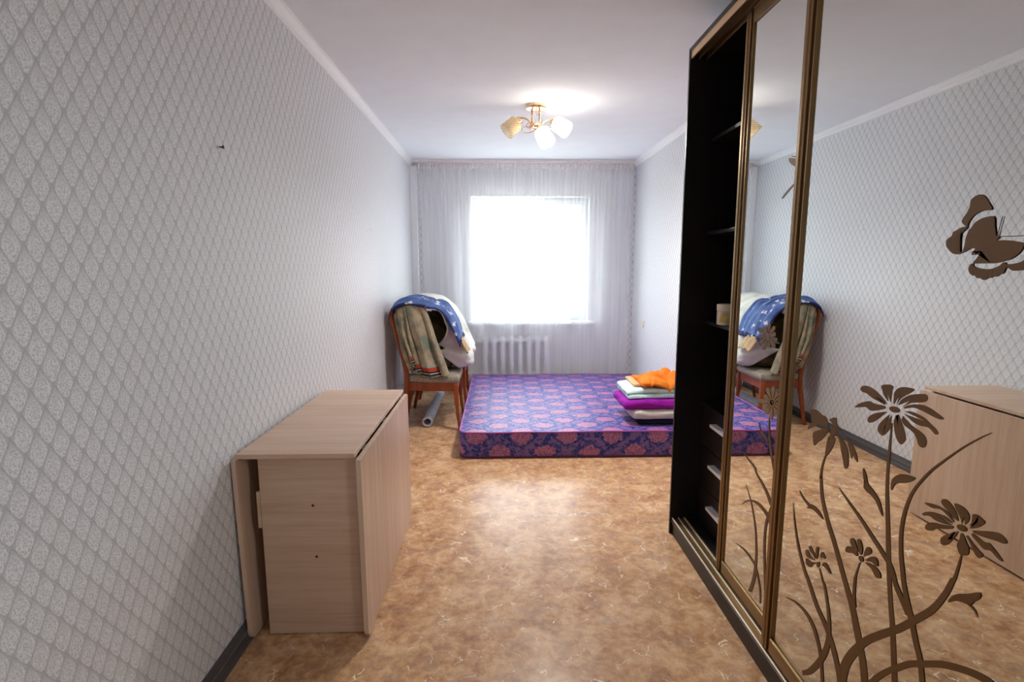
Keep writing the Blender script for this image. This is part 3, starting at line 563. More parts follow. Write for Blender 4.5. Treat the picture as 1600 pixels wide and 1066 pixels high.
def adopt(e):
    """children were modelled in room coordinates: keep them there under their Empty"""
    for ch in e.children: ch.matrix_parent_inverse = e.matrix_basis.inverted()
rad = empty('radiator', (.2, 5.86, .12), 'white cast-iron sectional radiator under the window sill behind the curtain', 'radiator')
for k in range(8):
    x = -.15+k*.098; bm = nb(); box(bm, x-.026, x+.026, 5.805, 5.90, .13, .60, .022, 3); box(bm, x-.047, x+.047, 5.83, 5.875, .155, .20, .015); box(bm, x-.047, x+.047, 5.83, 5.875, .53, .575, .015)
    obj('radiator_section', bm, WHITEP, rad, True, 40)
obj('inlet_pipe', tube(nb(), [(-.20, 5.852, .552), (-.55, 5.852, .552), (-.56, 5.875, .552), (-.845, 5.885, .552)], .013), WHITEP, rad, True)
obj('return_pipe', tube(nb(), [(-.20, 5.852, .178), (-.55, 5.852, .178), (-.56, 5.875, .178), (-.845, 5.885, .178)], .013), WHITEP, rad, True)
for x in (-.09, .49): mbox('bracket', x-.012, x+.012, 5.885, YB-.002, .34, .38, WHITEP, rad)
adopt(rad)
# ------------------------------------------------------------------ folded drop-leaf table
tb = empty('drop_leaf_table', (-.70, 2.28, 0), 'pale beech folded drop-leaf table against the left wall', 'table')
TY0, TY1 = 1.790, 2.760
bm = box(nb(), -.925, -.512, TY0, TY1, .711, .729, .0025); obj('table_top', bm, BX, tb)
def leaf_panel(name, x0, x1, z0, z1, mat, tilt):
    bm = nb(); r = .03
    pts = []
    for cy, cz, a0 in ((TY1-r, z0+r, -PI/2),(TY1-.004, z1-.004, 0),(TY0+.004, z1-.004, PI/2),(TY0+r, z0+r, PI)):
        rr = r if cz < .3 else .004
        for k in range(6): a = a0+k*PI/10; pts.append((cy+rr*math.cos(a), cz+rr*math.sin(a)))
    A = [bm.verts.new((x0+tilt*(z1-q), p, q)) for p, q in pts]; B = [bm.verts.new((x1+tilt*(z1-q), p, q)) for p, q in pts]
    for i in range(len(pts)): bm.faces.new((A[i], A[(i+1) % len(pts)], B[(i+1) % len(pts)], B[i]))
    bm.faces.new(A[::-1]); bm.faces.new(B)
    bmesh.ops.bevel(bm, geom=[e for e in bm.edges if abs(e.verts[0].co.x-e.verts[1].co.x) < .004], offset=.0015, segments=1, affect='EDGES')
    return obj(name, bm, mat, tb)
leaf_panel('drop_leaf', -.508, -.490, .012, .705, BZ, .004)
leaf_panel('drop_leaf', -.944, -.928, .012, .705, BZ, .02)
mbox('end_panel', -.872, -.518, TY0+.045, TY0+.061, .004, .711, BX, tb)
mbox('end_panel', -.872, -.518, TY1-.061, TY1-.045, .004, .711, BX, tb)
mbox('middle_panel', -.70, -.684, TY0+.061, TY1-.061, .30, .711, BZ, tb)
for s in (0, 1):            # folded swing gates that carry the raised leaves, against each side
    x0 = -.894 if s else -.5165
    bm = nb(); x1 = x0+.0155 if s else x0+.0075
    box(bm, x0, x1, TY0+.275, TY0+.325, .012, .64, .001); box(bm, x0, x1, TY1-.40, TY1-.35, .012, .64, .001)
    box(bm, x0, x1, TY0+.325, TY1-.40, .59, .64, .001); box(bm, x0, x1, TY0+.325, TY1-.40, .10, .15, .001)
    obj('swing_gate', bm, BZ, tb)
mbox('gate_rail', -.886, -.873, TY0+.046, TY0+.058, .43, .57, BX, tb, .001)
for q in ((-.683, .516), (-.680, .315)):
    bm = lathe(nb(), [(.0048, 0), (.0048, .0012), (.003, .002)], 12, Matrix.Translation((q[0], TY0+.0455, q[1])) @ Matrix.Rotation(PI/2, 4, 'X'))
    obj('confirmat_screw', bm, RUST, tb)
for y in (TY0+.13, (TY0+TY1)/2, TY1-.13):
    o = obj('leaf_hinge', tube(nb(), [(-.511, y-.03, .706), (-.511, y+.03, .706)], .0028), RUST, tb)
    o = obj('leaf_hinge', tube(nb(), [(-.9265, y-.03, .7065), (-.9265, y+.03, .7065)], .0022), RUST, tb)
obj('leaf_catch', box(nb(), -.924, -.905, TY0+.012, TY0+.03, .705, .7105, .001), RUST, tb)
adopt(tb)
# ------------------------------------------------------------------ wardrobe
wd = empty('sliding_wardrobe', (1.2, 1.6, 0), 'tall dark sliding-door wardrobe with bronze framed mirrors along the right wall', 'wardrobe')
WY0, WY1, WXF, WXB, WT = .62, 2.561, .884, 1.515, 2.370
mbox('side_panel', WXF, WXB, WY1-.016, WY1, 0, WT, WENGE, wd, .0012)
mbox('side_panel', WXF, WXB, WY0, WY0+.016, 0, WT, WENGE, wd, .0012)
mbox('top_panel', WXF, WXB, WY0+.016, WY1-.016, WT-.016, WT, WENGE, wd, .0012)
mbox('floor_panel', .890, WXB, WY0+.016, WY1-.016, .066, .082, WENGE, wd, .0012)
mbox('plinth', .896, .912, WY0+.016, WY1-.016, 0, .066, WENGE, wd, .0012)
mbox('back_panel', WXB-.004, WXB, WY0+.016, WY1-.016, .082, WT-.016, WENGE, wd, 0)
mbox('divider', 1.01, WXB-.004, 1.885, 1.901, .082, WT-.016, WENGE, wd, .001)
for z in (1.974, 1.545, 1.118): mbox('shelf', 1.004, WXB-.005, 1.902, WY1-.017, z-.016, z, WENGE, wd, .001)
mbox('drawer_top', 1.02, WXB-.005, 1.902, WY1-.017, .690, .706, WENGE, wd, .001)
for z0, z1, hz in ((.487, .686, .637), (.283, .483, .434), (.086, .279, .224)):
    d = mbox('drawer', 1.030, 1.046, 1.904, WY1-.019, z0, z1, WENGE, wd, .001)
    bm = nb(); box(bm, 1.0, 1.030, 2.065, 2.383, hz-.001, hz+.001, 0); box(bm, .998, 1.0015, 2.065, 2.383, hz-.013, hz+.002, .0008)
    h = obj('handle', bm, STEEL, d); tag(h, 'satin steel edge handle')
# bronze top track: fascia, ribs
bm = nb(); box(bm, .889, .892, WY0+.017, WY1-.017, 2.322, WT-.0165); tag(obj('track_fascia', bm, GOLDL, wd), 'champagne front strip of the top track')
bm = nb(); box(bm, .892, .975, WY0+.017, WY1-.017, 2.350, 2.3535)
for x, z in ((.923, 2.318), (.962, 2.318)): box(bm, x, x+.0025, WY0+.017, WY1-.017, z, 2.350)
for x in (.892, .925, .955): box(bm, x, x+.006, WY0+.017, WY1-.017, 2.322, 2.324)
obj('top_track', bm, GOLD, wd)
bm = nb(); box(bm, .893, .972, WY0+.017, WY1-.017, .0822, .0845)
obj('bottom_track', bm, GOLD, wd)
for x in (.893, .9245, .9555): tag(mbox('track_ridge', x, x+.006, WY0+.017, WY1-.017, .0845, .0905, CREAMR, wd, .0012), 'worn pale ridge of the bottom track')
def decals(door, data, x, special=None):
    for k, (name, kind, a, b) in enumerate(data):
        A = [(p/1e4, q/1e4) for p, q in a]; bm = nb(); x -= .00002; mat = special(k) if special else PRINT
        if kind == 'p':
            pts = catmull(A, 4, closed=b is None)
            if b: pts = pts+[(b[0]/1e4, b[1]/1e4)]
            vs = [bm.verts.new((x, p, q)) for p, q in pts]; f = bm.faces.new(vs); bmesh.ops.triangulate(bm, faces=[f])
        else:
            B = [(p/1e4, q/1e4) for p, q in b]; L, R2 = catmull(A, 5), catmull(B, 5)
            va = [bm.verts.new((x, p, q)) for p, q in L]; vb = [bm.verts.new((x, p, q)) for p, q in R2]
            for i in range(len(va)-1): bm.faces.new((va[i], va[i+1], vb[i+1], vb[i]))
        bmesh.ops.recalc_face_normals(bm, faces=bm.faces); bm.normal_update(); bmesh.ops.solidify(bm, geom=bm.faces[:], thickness=.0003)
        obj(name, bm, mat, door)
def door(ya, yb, xf, xm, data, label, special=None):
    """mirror door: left stile at yb (far), right stile at ya (near the camera)"""
    z0, z1 = .0925, 2.318; sw = .052
    d = empty('mirror_door', (0, 0, 0), None, None); d.parent = wd; d['label'] = label
    mbox('mirror_panel', xm, xm+.004, ya+.02, yb-.02, z0+.03, z1-.03, MIRROR, d, 0)
    prof = [(.012, 0), (.002, 0), (0, .002), (0, .017), (-.0022, .018), (-.0034, .0205), (-.0022, .023), (0, .024), (0, .034), (.001, .036), (.009, .0365), (.009, .046), (.004, .047), (.004, sw), (xm-xf+.003, sw), (xm-xf+.003, .012)]
    for s, yy in ((-1, yb), (1, ya)): obj('stile', extrude_profile(nb(), [(xf+a, yy+s*b) for a, b in prof], 'z', z0, z1), GOLD, d)
    for zz, name in ((z0, 'bottom_rail'), (z1-.055, 'top_rail')):
        bm = nb(); box(bm, xf+.003, xm-.0005, ya+sw, yb-sw, zz, zz+.055, .0015); box(bm, xf+.001, xf+.004, ya+sw, yb-sw, zz+.049, zz+.053, .0008); obj(name, bm, GOLD, d)
    decals(d, data, xm-.0005, special)
    return d
door(.640, 1.628, .900, .912, NEAR_DECALS, 'mirror door with the butterfly and tall flowers, nearest the camera')
door(1.105, 2.094, .935, .9450, FAR_DECALS, 'mirror door on the rear track beside the open shelves', lambda k: PRINTL if 15 <= k <= 27 else PRINT)
adopt(wd)
jar = empty('cosmetic_jar', (1.032, 2.335, 1.118), 'small cream jar with a yellow label on a dark wardrobe shelf', 'jar')
T_ = Matrix.Translation((1.032, 2.335, 1.1182))
obj('jar_body', lathe(nb(), [(.040, 0), (.044, .003), (.045, .012), (.045, .060), (.043, .064)], 28, T_), plain('cream_jar', S(214, 202, 182), .4), jar, True, 40)
obj('lid', lathe(nb(), [(.046, .064), (.0468, .068), (.0468, .090), (.044, .093)], 28, T_), plain('jar_lid', S(228, 214, 198), .4), jar, True, 40)
bm = nb(); n = 20; a0, a1 = 1.15*PI, 1.72*PI
for (aa, bb, name, col) in ((1.12*PI, 1.52*PI, 'yellow_label', S(206, 186, 112)), (1.53*PI, 1.60*PI, 'label_bar', S(84, 92, 70))):
    bm = nb(); P = [(math.cos(aa+(bb-aa)*i/n), math.sin(aa+(bb-aa)*i/n)) for i in range(n+1)]
    lo = [bm.verts.new((1.032+.0455*c, 2.335+.0455*s, 1.118+.016)) for c, s in P]; hi = [bm.verts.new((1.032+.0455*c, 2.335+.0455*s, 1.118+.054)) for c, s in P]
    for i in range(n): bm.faces.new((lo[i], lo[i+1], hi[i+1], hi[i]))
    bm.normal_update(); bmesh.ops.solidify(bm, geom=bm.faces[:], thickness=.0003); obj(name, bm, plain(name, col, .5), jar, True)
adopt(jar)
# ------------------------------------------------------------------ mattress
MX0, MX1, MY0, MY1, MZ = -.285, 1.49, 3.655, 5.685, .192
mt = empty('mattress', (.6, 4.67, 0), 'purple and blue rose-damask double mattress lying on the floor', 'mattress')
bm = nb(); bmesh.ops.create_cube(bm, size=2); bmesh.ops.subdivide_edges(bm, edges=bm.edges[:], cuts=40, use_grid_fill=True)
hx, hy, hz = (MX1-MX0)/2, (MY1-MY0)/2, MZ/2
def edge_line(x, y): return .006*nz(x*1.6, y*1.6, 3)+.004*nz(x*4, y*4, 1)
for v in bm.verts:
    x, y, z = v.co; px_, py_ = x*hx, y*hy
    rc_ = .07; qx, qy = max(-hx+rc_, min(hx-rc_, px_)), max(-hy+rc_, min(hy-rc_, py_)); d = Vector((px_-qx, py_-qy))
    if d.length > rc_: d = d.normalized()*rc_; px_, py_ = qx+d.x, qy+d.y
    bul = .012*(1-z*z)                                     # side walls belly out a little
    cx, cy = (1 if abs(x) > .999 else 0)*math.copysign(1, x), (1 if abs(y) > .999 else 0)*math.copysign(1, y)
    zz = z*hz+hz
    if z > .99: zz += .010*(1-abs(x)**6)*(1-abs(y)**6)+edge_line(px_, py_)
    elif z > -.99: zz += edge_line(px_, py_)*(z+1)/2
    v.co = ((MX0+MX1)/2+px_+cx*bul, (MY0+MY1)/2+py_+cy*bul, max(.001, zz))
obj('ticking', bm, DAMASK, mt, True, 60)
def ring(z, off):
    P = []; r = .07
    for cx, cy, a0 in ((hx-r, hy-r, 0), (-hx+r, hy-r, PI/2), (-hx+r, -hy+r, PI), (hx-r, -hy+r, 1.5*PI)):
        for k in range(7): a = a0+k*PI/12; P.append((cx+(r+off)*math.cos(a), cy+(r+off)*math.sin(a)))
    Q = []
    for i, p in enumerate(P):
        q = P[(i+1) % len(P)]; n = max(1, int(math.hypot(q[0]-p[0], q[1]-p[1])/.05))
        for k in range(n): t = k/n; Q.append((p[0]+(q[0]-p[0])*t, p[1]+(q[1]-p[1])*t))
    return [((MX0+MX1)/2+x, (MY0+MY1)/2+y, z+(edge_line(x, y) if z > .1 else 0)) for x, y in Q]
obj('piping', tube(nb(), ring(MZ-.001, .003), .006, 8, False, True), PIPING, mt, True)
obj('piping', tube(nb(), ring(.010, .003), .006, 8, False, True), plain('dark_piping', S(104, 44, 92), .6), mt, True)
adopt(mt)
# ------------------------------------------------------------------ folded textiles at the end of the mattress
PL = 'on the pile on the mattress beside the wardrobe'
def pile(name, a, mat, label, cat, **kw):
    o = soft_slab(name, *a, mat, None, **kw); tag(o, label, cat); return o
pile('bottom_layer', (1.035, 1.50, 3.765, 4.16, .204, .246), NAVY, 'dark navy bottom layer of the textile pile', 'cloth', seed=1, amp=.003)  # plain dark navy slab below the cream fleece
cu = pile('folded_fleece', (.985, 1.50, 3.745, 4.13, .247, .321), CREAM, 'cream folded fleece blanket under the magenta blanket', 'blanket', seed=3, amp=.006)
def droop(amount):
    def f(p, hx, hy, hz):
        t = max(0, (-p.x-hx*.35)/(hx*.65)); return p-Vector((0, 0, amount*t*t))
    return f
pile('folded_blanket', (.930, 1.50, 3.755, 4.16, .322, .394), MAGENTA, 'magenta folded blanket between the cream fleece and the mint sheet', 'blanket', seed=5, amp=.007, fn=droop(.012))
pile('folded_sheet', (.965, 1.50, 3.80, 4.17, .395, .431), MINT, 'pale mint printed sheet folded under the orange cloth', 'sheet', seed=8, amp=.006, fn=droop(.008))
o = soft_slab('upper_fold', .958, 1.50, 3.812, 4.17, .432, .466, MINT, None, seed=9, amp=.006, fn=droop(.012)); o.parent = bpy.data.objects['folded_sheet']
pile('folded_cover', (1.035, 1.30, 3.90, 4.20, .466, .488), PEACH, 'pale peach folded cloth peeking out under the orange cloth', 'cloth', seed=12, amp=.005)
def heap(p, hx, hy, hz):
    if p.z > 0: p.z += .055*max(0, 1-(p.x/hx)**2)*max(0, 1-(p.y/hy)**2)
    p.z += (.016*math.sin(22*p.x+9*p.y+3*nz(p.x*5, p.y*5))-.022*max(0, 1-abs(nz(p.x*7+3, p.y*5, 1))*7))*max(0, 1-abs(p.x/hx)**4); return p
pile('crumpled_cloth', (1.075, 1.49, 3.80, 4.17, .480, .520), ORANGE, 'bright orange crumpled cloth on top of the textile pile', 'cloth', seed=14, amp=.012, freq=11, n=40, fn=heap)
# ------------------------------------------------------------------ chairs
def make_chair(ox, oy, label, group=None):
    c = empty('dining_chair', (ox, oy, 0), label, 'chair', group)
    # seat: trapezoid cushion, wider at the front (+x)
    bm = nb(); bmesh.ops.create_cube(bm, size=2); bmesh.ops.subdivide_edges(bm, edges=bm.edges[:], cuts=10, use_grid_fill=True)
    for v in bm.verts:
        x, y, z = v.co; wy = .205+.03*x; q = Vector((x*.225, y*wy, z*.028))
        k = max(abs(x), abs(y)); q.x *= 1-.05*(z*z)*k; q.y *= 1-.05*(z*z)*k
        if z > 0: q.z += .018*(1-x**4)*(1-y**4)
        ry = .04
        if abs(x) > .8 and abs(y) > .8: q.x *= .975; q.y *= .975
        v.co = q+Vector((.02, 0, .435))
    obj('seat', bm, TWEED, c, True, 60)
    bm = nb(); z0, z1 = .335, .405
    def slat(a, b, t=.011):
        a = Vector(a); b = Vector(b); d = (b-a).normalized(); n = Vector((-d.y, d.x, 0))*t
        vs = [bm.verts.new((p.x, p.y, z)) for z in (z0, z1) for p in (a-n, b-n, b+n, a+n)]
        for f in ((0, 1, 2, 3), (4, 5, 6, 7), (0, 1, 5, 4), (1, 2, 6, 5), (2, 3, 7, 6), (3, 0, 4, 7)): bm.faces.new([vs[i] for i in f])
    slat((.21, -.20, 0), (.21, .20, 0)); slat((-.20, -.155, 0), (-.20, .155, 0)); slat((.21, -.205, 0), (-.20, -.16, 0)); slat((.21, .205, 0), (-.20, .16, 0))
    obj('apron', bm, CHERRY, c)
    for s in (-1, 1):
        pts = catmull([(.212, s*.208, .405), (.214, s*.210, .33), (.220, s*.216, .20), (.232, s*.224, .08), (.242, s*.232, 0)], 3)
        rr = [(.026, .026, .018, .014, .012)[min(4, int(i/3))] for i in range(len(pts))]
        b2 = tube(nb(), pts, rr, 4); bmesh.ops.bevel(b2, geom=b2.edges[:], offset=.003, segments=1, affect='EDGES'); obj('leg', b2, CHERRY, c, True, 35)
        # rear leg and back stile in one bent piece
        pts = catmull([(-.275, s*.165, 0), (-.235, s*.163, .2), (-.20, s*.165, .42), (-.225, s*.172, .60), (-.275, s*.180, .80), (-.315, s*.172, .95), (-.312, s*.145, 1.015), (-.300, s*.11, 1.035)], 3)
        rr = [.0145+.009*math.exp(-((q[2]-.42)/.25)**2)+.004*(q[2] > .6) for q in pts]
        obj('stile_leg', tube(nb(), pts, rr, 10), CHERRY, c, True)
    P = catmull([(-.312, -.15, 1.01), (-.303, -.10, 1.04), (-.302, -.05, 1.035), (-.305, 0, 1.02), (-.302, .05, 1.035), (-.303, .10, 1.04), (-.312, .15, 1.01)], 4)
    b2 = nb(); rows = [[b2.verts.new((x+dx, y, z+dz)) for dx, dz in ((-.011, -.065), (.011, -.065), (.011, .006), (-.011, .006))] for x, y, z in P]
    for A, B in zip(rows, rows[1:]):
        for j in range(4): b2.faces.new((A[j], A[(j+1) % 4], B[(j+1) % 4], B[j]))
    b2.faces.new(rows[0]); b2.faces.new(rows[-1]); obj('crest_rail', b2, CHERRY, c, True, 40)
    for y in (-.07, 0, .07):
        b2 = tube(nb(), catmull([(-.212, y, .50), (-.238, y, .65), (-.278, y, .82), (-.303, y, .97)], 3), .012, 8); bmesh.ops.scale(b2, vec=(1, 1, 1), verts=b2.verts); obj('back_slat', b2, CHERRY, c, True)
    obj('lower_back_rail', tube(nb(), [(-.212, -.165, .52), (-.214, 0, .52), (-.212, .165, .52)], .013, 8), CHERRY, c, True)
    return c
make_chair(-.575, 4.545, 'cherry wood chair with beige tweed seat, heaped with blankets, beside the mattress')
make_chair(-.555, 5.215, 'cherry wood chair half hidden behind the blanket-covered one, nearest the curtain')
# draped textiles
PROF = [(-.868, .96), (-.850, 1.045), (-.775, 1.090), (-.67, 1.095), (-.565, 1.070), (-.475, 1.025), (-.415, .95), (-.372, .86), (-.335, .76), (-.285, .66), (-.240, .585), (-.245, .535), (-.29, .500)]
def prof_at(t, off=0.0):
    n = len(PROF)-1; k = min(n-1e-6, max(0, t*n)); i = int(k); f = k-i
    q = catmull([PROF[max(0, i-1)], PROF[i], PROF[i+1], PROF[min(n, i+2)]], 8)
    p = q[8+min(8, int(f*8))]; p2 = q[8+min(8, int(f*8)+1)] if int(f*8) < 8 else p
    g = f*8-int(f*8); a = Vector((p[0]+(p2[0]-p[0])*g, p[1]+(p2[1]-p[1])*g))
    d = Vector((p2[0]-p[0], p2[1]-p[1])); d = d.normalized() if d.length > 1e-6 else Vector((1, 0))
    return a+Vector((-d.y, d.x))*off
# cream blanket: one thick cloth over the chair back, falling in front to the seats, hollow beneath
def drape(u, v):
    t = .06+.94*v; a = prof_at(t); ctr = Vector((-.52, .72)); n = (a-ctr).normalized()
    y = 4.395-.05*math.sin(5*v+1)*v+(.98+.03*math.sin(7*v))*u
    cr = .016*math.sin(13*u+4*v+3*nz(u*3, v*3))*(.4+.6*v)+.018*nz(u*6, v*5, 2)-.026*max(0, 1-abs(nz(u*3.1+2, v*2.2, 7))*6)
    e = max(0, 1-u/.15); k = max(0, min(1, (v-.45)/.25)); k = k*k*(3-2*k); cr -= (.03+.20*k)*e*e          # near edge turns in, more where it hangs
    q = a+n*cr; y += .05*k*e*(1-e)
    if v > .93: q.x -= (v-.93)*.9; q.y = max(q.y, .476)
    return (q.x, y, max(q.y, .474))
tag(sheet('draped_blanket', drape, 80, 90, WHITEB, None, .014), 'cream printed blanket heaped over the chair seats, under the blue floral cloth', 'blanket')
bm = nb(); rows = []
for j in range(31):                                                     # added filler bundle, shade of the hollow put into its dark brown
    s = j/30; y = 4.47+.80*s; e = math.sqrt(max(0, 1-(1-min(1, s*5))**2))*math.sqrt(max(0, 1-(1-min(1, (1-s)*5))**2)); row = []
    for i in range(36):
        a = 2*PI*i/36; c = Vector((-.52+.07*math.cos(a)*0, .70)); rx = .155+.05*(math.sin(a) < 0)*-math.sin(a); rz = .245
        q = Vector((-.53-.12*math.sin(a)*(math.sin(a) > 0)+rx*math.cos(a)*(.5+.5*e), .715+rz*math.sin(a)*(.5+.5*e)))
        q += Vector((math.cos(a), math.sin(a)))*(.022*nz(s*6, 3*math.cos(a), 3*math.sin(a))-.03*max(0, 1-abs(nz(s*3, 2*math.cos(a), 2*math.sin(a)+4))*6))
        row.append(bm.verts.new((q.x, y, max(q.y, .476))))
    rows.append(row)
for A, B in zip(rows, rows[1:]):
    for i in range(36): bm.faces.new((A[i], A[(i+1) % 36], B[(i+1) % 36], B[i]))
bm.faces.new(rows[0]); bm.faces.new(rows[-1][::-1])
tag(obj('hollow_filler', bm, HOLLOW_SHADE, None, True), 'added olive brown filler, coloured dark for the shade in the hollow of the draped pile', 'blanket')
# tapestry blanket: hangs in deep folds down the near side of the heap
def lerp(pts, t):
    n = len(pts)-1; k = min(n-1e-6, max(0, t*n)); i = int(k); f = k-i
    return Vector(pts[i]).lerp(Vector(pts[i+1]), f)
TOPE = [(-.872, 4.37, 1.0), (-.84, 4.345, 1.055), (-.775, 4.33, 1.085), (-.69, 4.33, 1.085), (-.61, 4.33, 1.065)]
BOTE = [(-.752, 4.36, .53), (-.715, 4.33, .485), (-.64, 4.31, .472), (-.53, 4.30, .470), (-.415, 4.31, .478)]
FOLDS = [0, .17, .43, .50, .86, 1.0]                       # creases between the hanging tongues
DROP = [.02, .10, .03, .0, .0]
def tap(u, v):
    a = lerp(TOPE, u); b = lerp(BOTE, u)
    k = max(i for i in range(5) if u >= FOLDS[i]-1e-9); f = (u-FOLDS[k])/(FOLDS[k+1]-FOLDS[k])
    b.z += DROP[k]*math.sin(PI*min(1, f*1.0))**.5 if DROP[k] else 0
    p = a.lerp(b, v)
    p.x -= math.sin(PI*v)*.018*(1-u)
    amp = .010+.055*min(1, v*1.8)*(1 if k in (1, 3) else .6)
    p.y += -amp*abs(math.sin(PI*f))**.6+amp*.3+.010*nz(u*7, v*3)+.004*nz(u*20, v*12)
    p.x += .022*math.sin(2*PI*f)*min(1, v*1.5)+.012*nz(v*3, u*3, 4)
    p.z = max(p.z, .468)
    if v < .05: p.y += (.05-v)*1.2
    return tuple(p)
tag(sheet('hanging_tapestry', tap, 120, 60, TAPESTRY, None, .008), 'beige woven tapestry with red and black striped ends hanging off the near chair', 'blanket')
# blue floral cloth over the top and down the front
def blue(u, v):
    t = .045+v*.63; a = prof_at(t, .024)
    y0 = 4.318-.015*math.sin(6*v)+.03*max(0, v-.6); y1 = 4.62+.20*v+.03*math.sin(4*v)
    y = y0+(y1-y0)*u; cr = .012*math.sin(30*u+5*v+4*nz(u*3, v*4))*(.45+.55*(1-v))+.010*nz(u*8, v*6, 5)-.010*max(0, 1-abs(nz(u*3+5, v*2.2, 3))*6)
    q = a+Vector((.3, 1)).normalized()*cr
    e = max(0, 1-u/.18); drop = .055*e*e*(1-.3*v)
    return (q.x-.25*drop, y-.012*e*(1-e), q.y-drop)
tag(sheet('floral_cloth', blue, 60, 60, FLORAL, None, .005), 'blue cloth with white flowers and dark hem draped over the blanket heap', 'cloth')
# tan cloth end that shows under the blue hem
def tan(u, v):
    a = prof_at(.665+.10*v, .014+.012*math.sin(PI*u)); y = 4.37+.22*u+.03*v
    return (a.x+.004*math.sin(20*u), y, a.y-.006*math.sin(14*u))
tag(sheet('tan_cloth', tan, 20, 10, TAN, None, .008), 'small tan cloth end poking out below the blue floral hem', 'cloth')
# rolled rug under the chairs
bm = nb(); P = []
for k in range(90):
    a = k/89*4.6*PI; P.append((.048-.0062*a/(2*PI)-.0006, a))
def spiral(y):
    dx = (y-4.40)*.0
    out = [(-.617+dx+r*math.cos(a+.8), y, .0505+r*math.sin(a+.8)*.96) for r, a in P]
    inn = [(-.617+dx+(r-.0046)*math.cos(a+.8), y, .0505+(r-.0046)*math.sin(a+.8)*.96) for r, a in P]
    return out+inn[::-1]
A = [bm.verts.new(q) for q in spiral(4.40)]; B = [bm.verts.new(q) for q in spiral(5.45)]; n = len(A)
for i in range(n): bm.faces.new((A[i], A[(i+1) % n], B[(i+1) % n], B[i]))
for R_ in (A, B):
    h = n//2
    for i in range(h-1): bm.faces.new((R_[i], R_[i+1], R_[n-2-i], R_[n-1-i]))
tag(obj('rolled_rug', bm, RUG, None, True, 50), 'grey rolled-up rug lying on the floor under the chairs', 'rug')
# ------------------------------------------------------------------ ceiling lamp
LX, LY = .273, 3.888
lp = empty('ceiling_lamp', (LX, LY, H), 'rose brass three-arm ceiling lamp with amber glass shades, two of them lit', 'ceiling lamp')
obj('ceiling_plate', lathe(nb(), [(.060, H-.028), (.072, H-.024), (.074, H-.018), (.074, H-.0005)], 40, Matrix.Translation((LX, LY, 0))), BRASS, lp, True, 40)
for dx in (-.030, .024): obj('stem', tube(nb(), [(LX+dx, LY, H-.027), (LX+dx, LY, 2.372)], .0065, 10), BRASS, lp, True)
obj('pull_chain', tube(nb(), [(LX-.002, LY-.02, H-.027), (LX+.003, LY-.022, 2.445), (LX+.001, LY-.021, 2.425)], .0025, 6), BRASS, lp, True)
obj('hub', lathe(nb(), [(.012, 2.348), (.045, 2.352), (.052, 2.360), (.045, 2.370), (.012, 2.374)], 30, Matrix.Translation((LX, LY, 0))), BRASS, lp, True, 50)
for k, (aa, rx) in enumerate(((20, .105), (140, .095), (260, .10))):       # thin looping ornaments around the hub
    a = math.radians(aa); P = []
    for i in range(28):
        t = 2*PI*i/28; p = Vector((rx*math.cos(t), .035*math.sin(t), .016*math.sin(2*t))); P.append((LX+.03*math.cos(a)+p.x*math.cos(a)-p.y*math.sin(a), LY+.03*math.sin(a)+p.x*math.sin(a)+p.y*math.cos(a), 2.362+p.z-.012*k))
    obj('wire_loop', tube(nb(), P, .0028, 6, False, True), BRASS, lp, True)
SH = [((-.118, -.015, 2.400), (-.66, -.12, -.60), False), ((.018, -.085, 2.325), (.36, -.42, -.80), True), ((.122, .02, 2.400), (.62, -.42, -.50), True)]
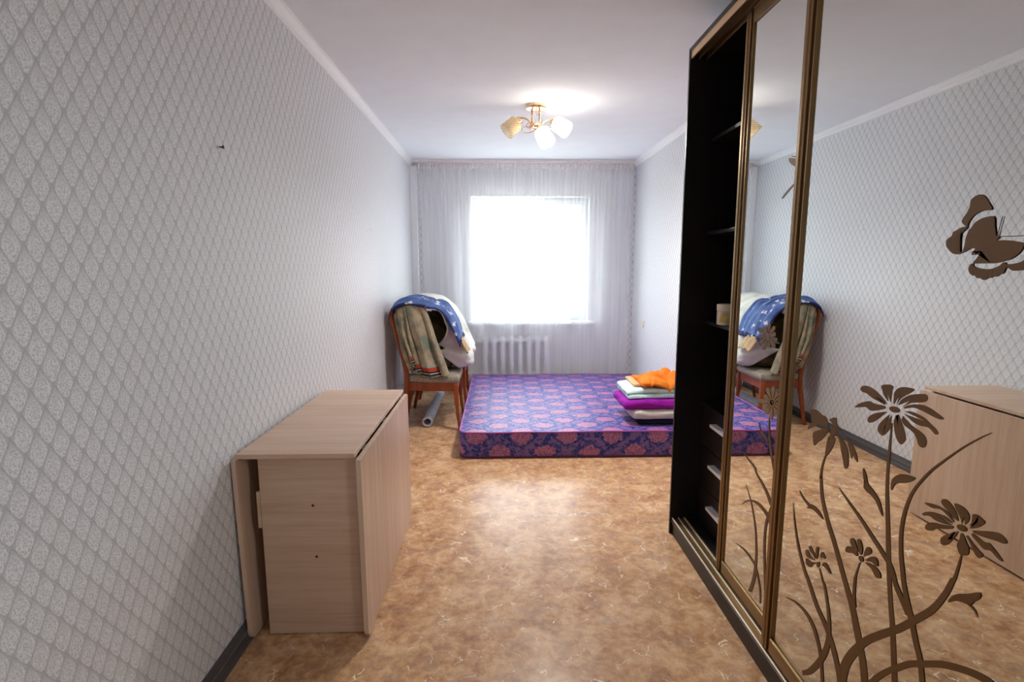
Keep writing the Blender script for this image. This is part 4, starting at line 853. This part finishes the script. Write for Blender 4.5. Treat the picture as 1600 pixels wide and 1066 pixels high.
for k, (st, dr, lit) in enumerate(SH):
    b = Vector((LX+st[0], LY+st[1], st[2])); d = Vector(dr).normalized()
    h = Vector((LX, LY, 2.36)); out = Vector((st[0], st[1], 0)).normalized()
    arm = catmull([tuple(h+out*.03), tuple(h.lerp(b, .5)+Vector((0, 0, .02 if k != 1 else -.015))), tuple(b-d*.02), tuple(b)], 5)
    obj('arm', tube(nb(), arm, .006, 8), BRASS, lp, True)
    M_ = Matrix.Translation(b) @ d.to_track_quat('Z', 'Y').to_matrix().to_4x4()
    obj('socket_cup', lathe(nb(), [(.014, -.012), (.022, -.006), (.026, .0), (.026, .020), (.024, .024)], 24, M_), BRASS, lp, True, 40)
    pr = [(.026, .018), (.045, .024), (.052, .032), (.0545, .06), (.056, .10), (.058, .132)]
    sh = obj('glass_shade', lathe(nb(), pr, 40, M_, False), SHADE_ON if lit else SHADE, lp, True); sm = sh.modifiers.new('thickness', 'SOLIDIFY'); sm.thickness = .003
    pts = [(.012, .018), (.013, .034), (.020, .052), (.0285, .072), (.030, .086), (.025, .103), (.012, .113), (.002, .115)]
    bb = obj('bulb', lathe(nb(), pts, 20, M_), BULB_ON if lit else BULB_OFF, lp, True)
    tag(sh, 'lit amber glass shade glowing white' if lit else 'unlit amber glass shade'); 
    if lit:
        ld = bpy.data.lights.new('bulb_light', 'SPOT'); ld.energy = LAMP_W; ld.color = (1, .97, .93); ld.shadow_soft_size = .045; ld.spot_size = math.radians(160); ld.spot_blend = 1.0
        lo = bpy.data.objects.new('bulb_light', ld); C.objects.link(lo); lo.location = b+d*.134; lo.rotation_euler = (d*.2+Vector((0, .12 if k == 2 else -.15, -1))).to_track_quat('-Z', 'Y').to_euler()
adopt(lp)
# ------------------------------------------------------------------ small things on the walls
sk = empty('wall_socket', (XR, 5.455, .775), 'cream power socket on the right wall between curtain and wardrobe', 'socket')
CRM = plain('cream_plastic', S(232, 226, 206), .4)
mbox('socket_plate', XR-.008, XR, 5.415, 5.495, .735, .815, CRM, sk, .003)
obj('socket_well', lathe(nb(), [(.026, 0), (.027, .006), (.023, .007), (.022, .003)], 24, Matrix.Translation((XR-.008, 5.455, .775)) @ Matrix.Rotation(-PI/2, 4, 'Y')), CRM, sk, True, 40)
for dy in (-.0095, .0095): obj('contact_hole', lathe(nb(), [(.0028, 0), (.0028, .0009)], 10, Matrix.Translation((XR-.011, 5.455+dy, .775)) @ Matrix.Rotation(-PI/2, 4, 'Y')), RUST, sk)
adopt(sk)
hk = empty('wall_screw', (XL, 1.886, 1.785), 'dark screw left in its plug high on the left wall', 'screw')
RX = Matrix.Translation((XL, 1.886, 1.785)) @ Matrix.Rotation(PI/2, 4, 'Y')
obj('wall_plug', lathe(nb(), [(.0045, 0), (.0055, .002), (.004, .004)], 12, RX), plain('white_plug', S(216, 214, 212), .5), hk)
obj('screw_shank', lathe(nb(), [(.0025, .003), (.0025, .014), (.0058, .015), (.0058, .018), (.004, .019)], 12, RX), RUST, hk)
adopt(hk)
tag(obj('wall_plug', lathe(nb(), [(.006, 0), (.0065, .002), (.004, .004), (.0015, .0025)], 12, Matrix.Translation((XL, 3.995, 1.654)) @ Matrix.Rotation(PI/2, 4, 'Y')), plain('plug_white', S(224, 224, 226), .5)),
    'tiny white plug in the left wallpaper midway to the curtain', 'wall plug')
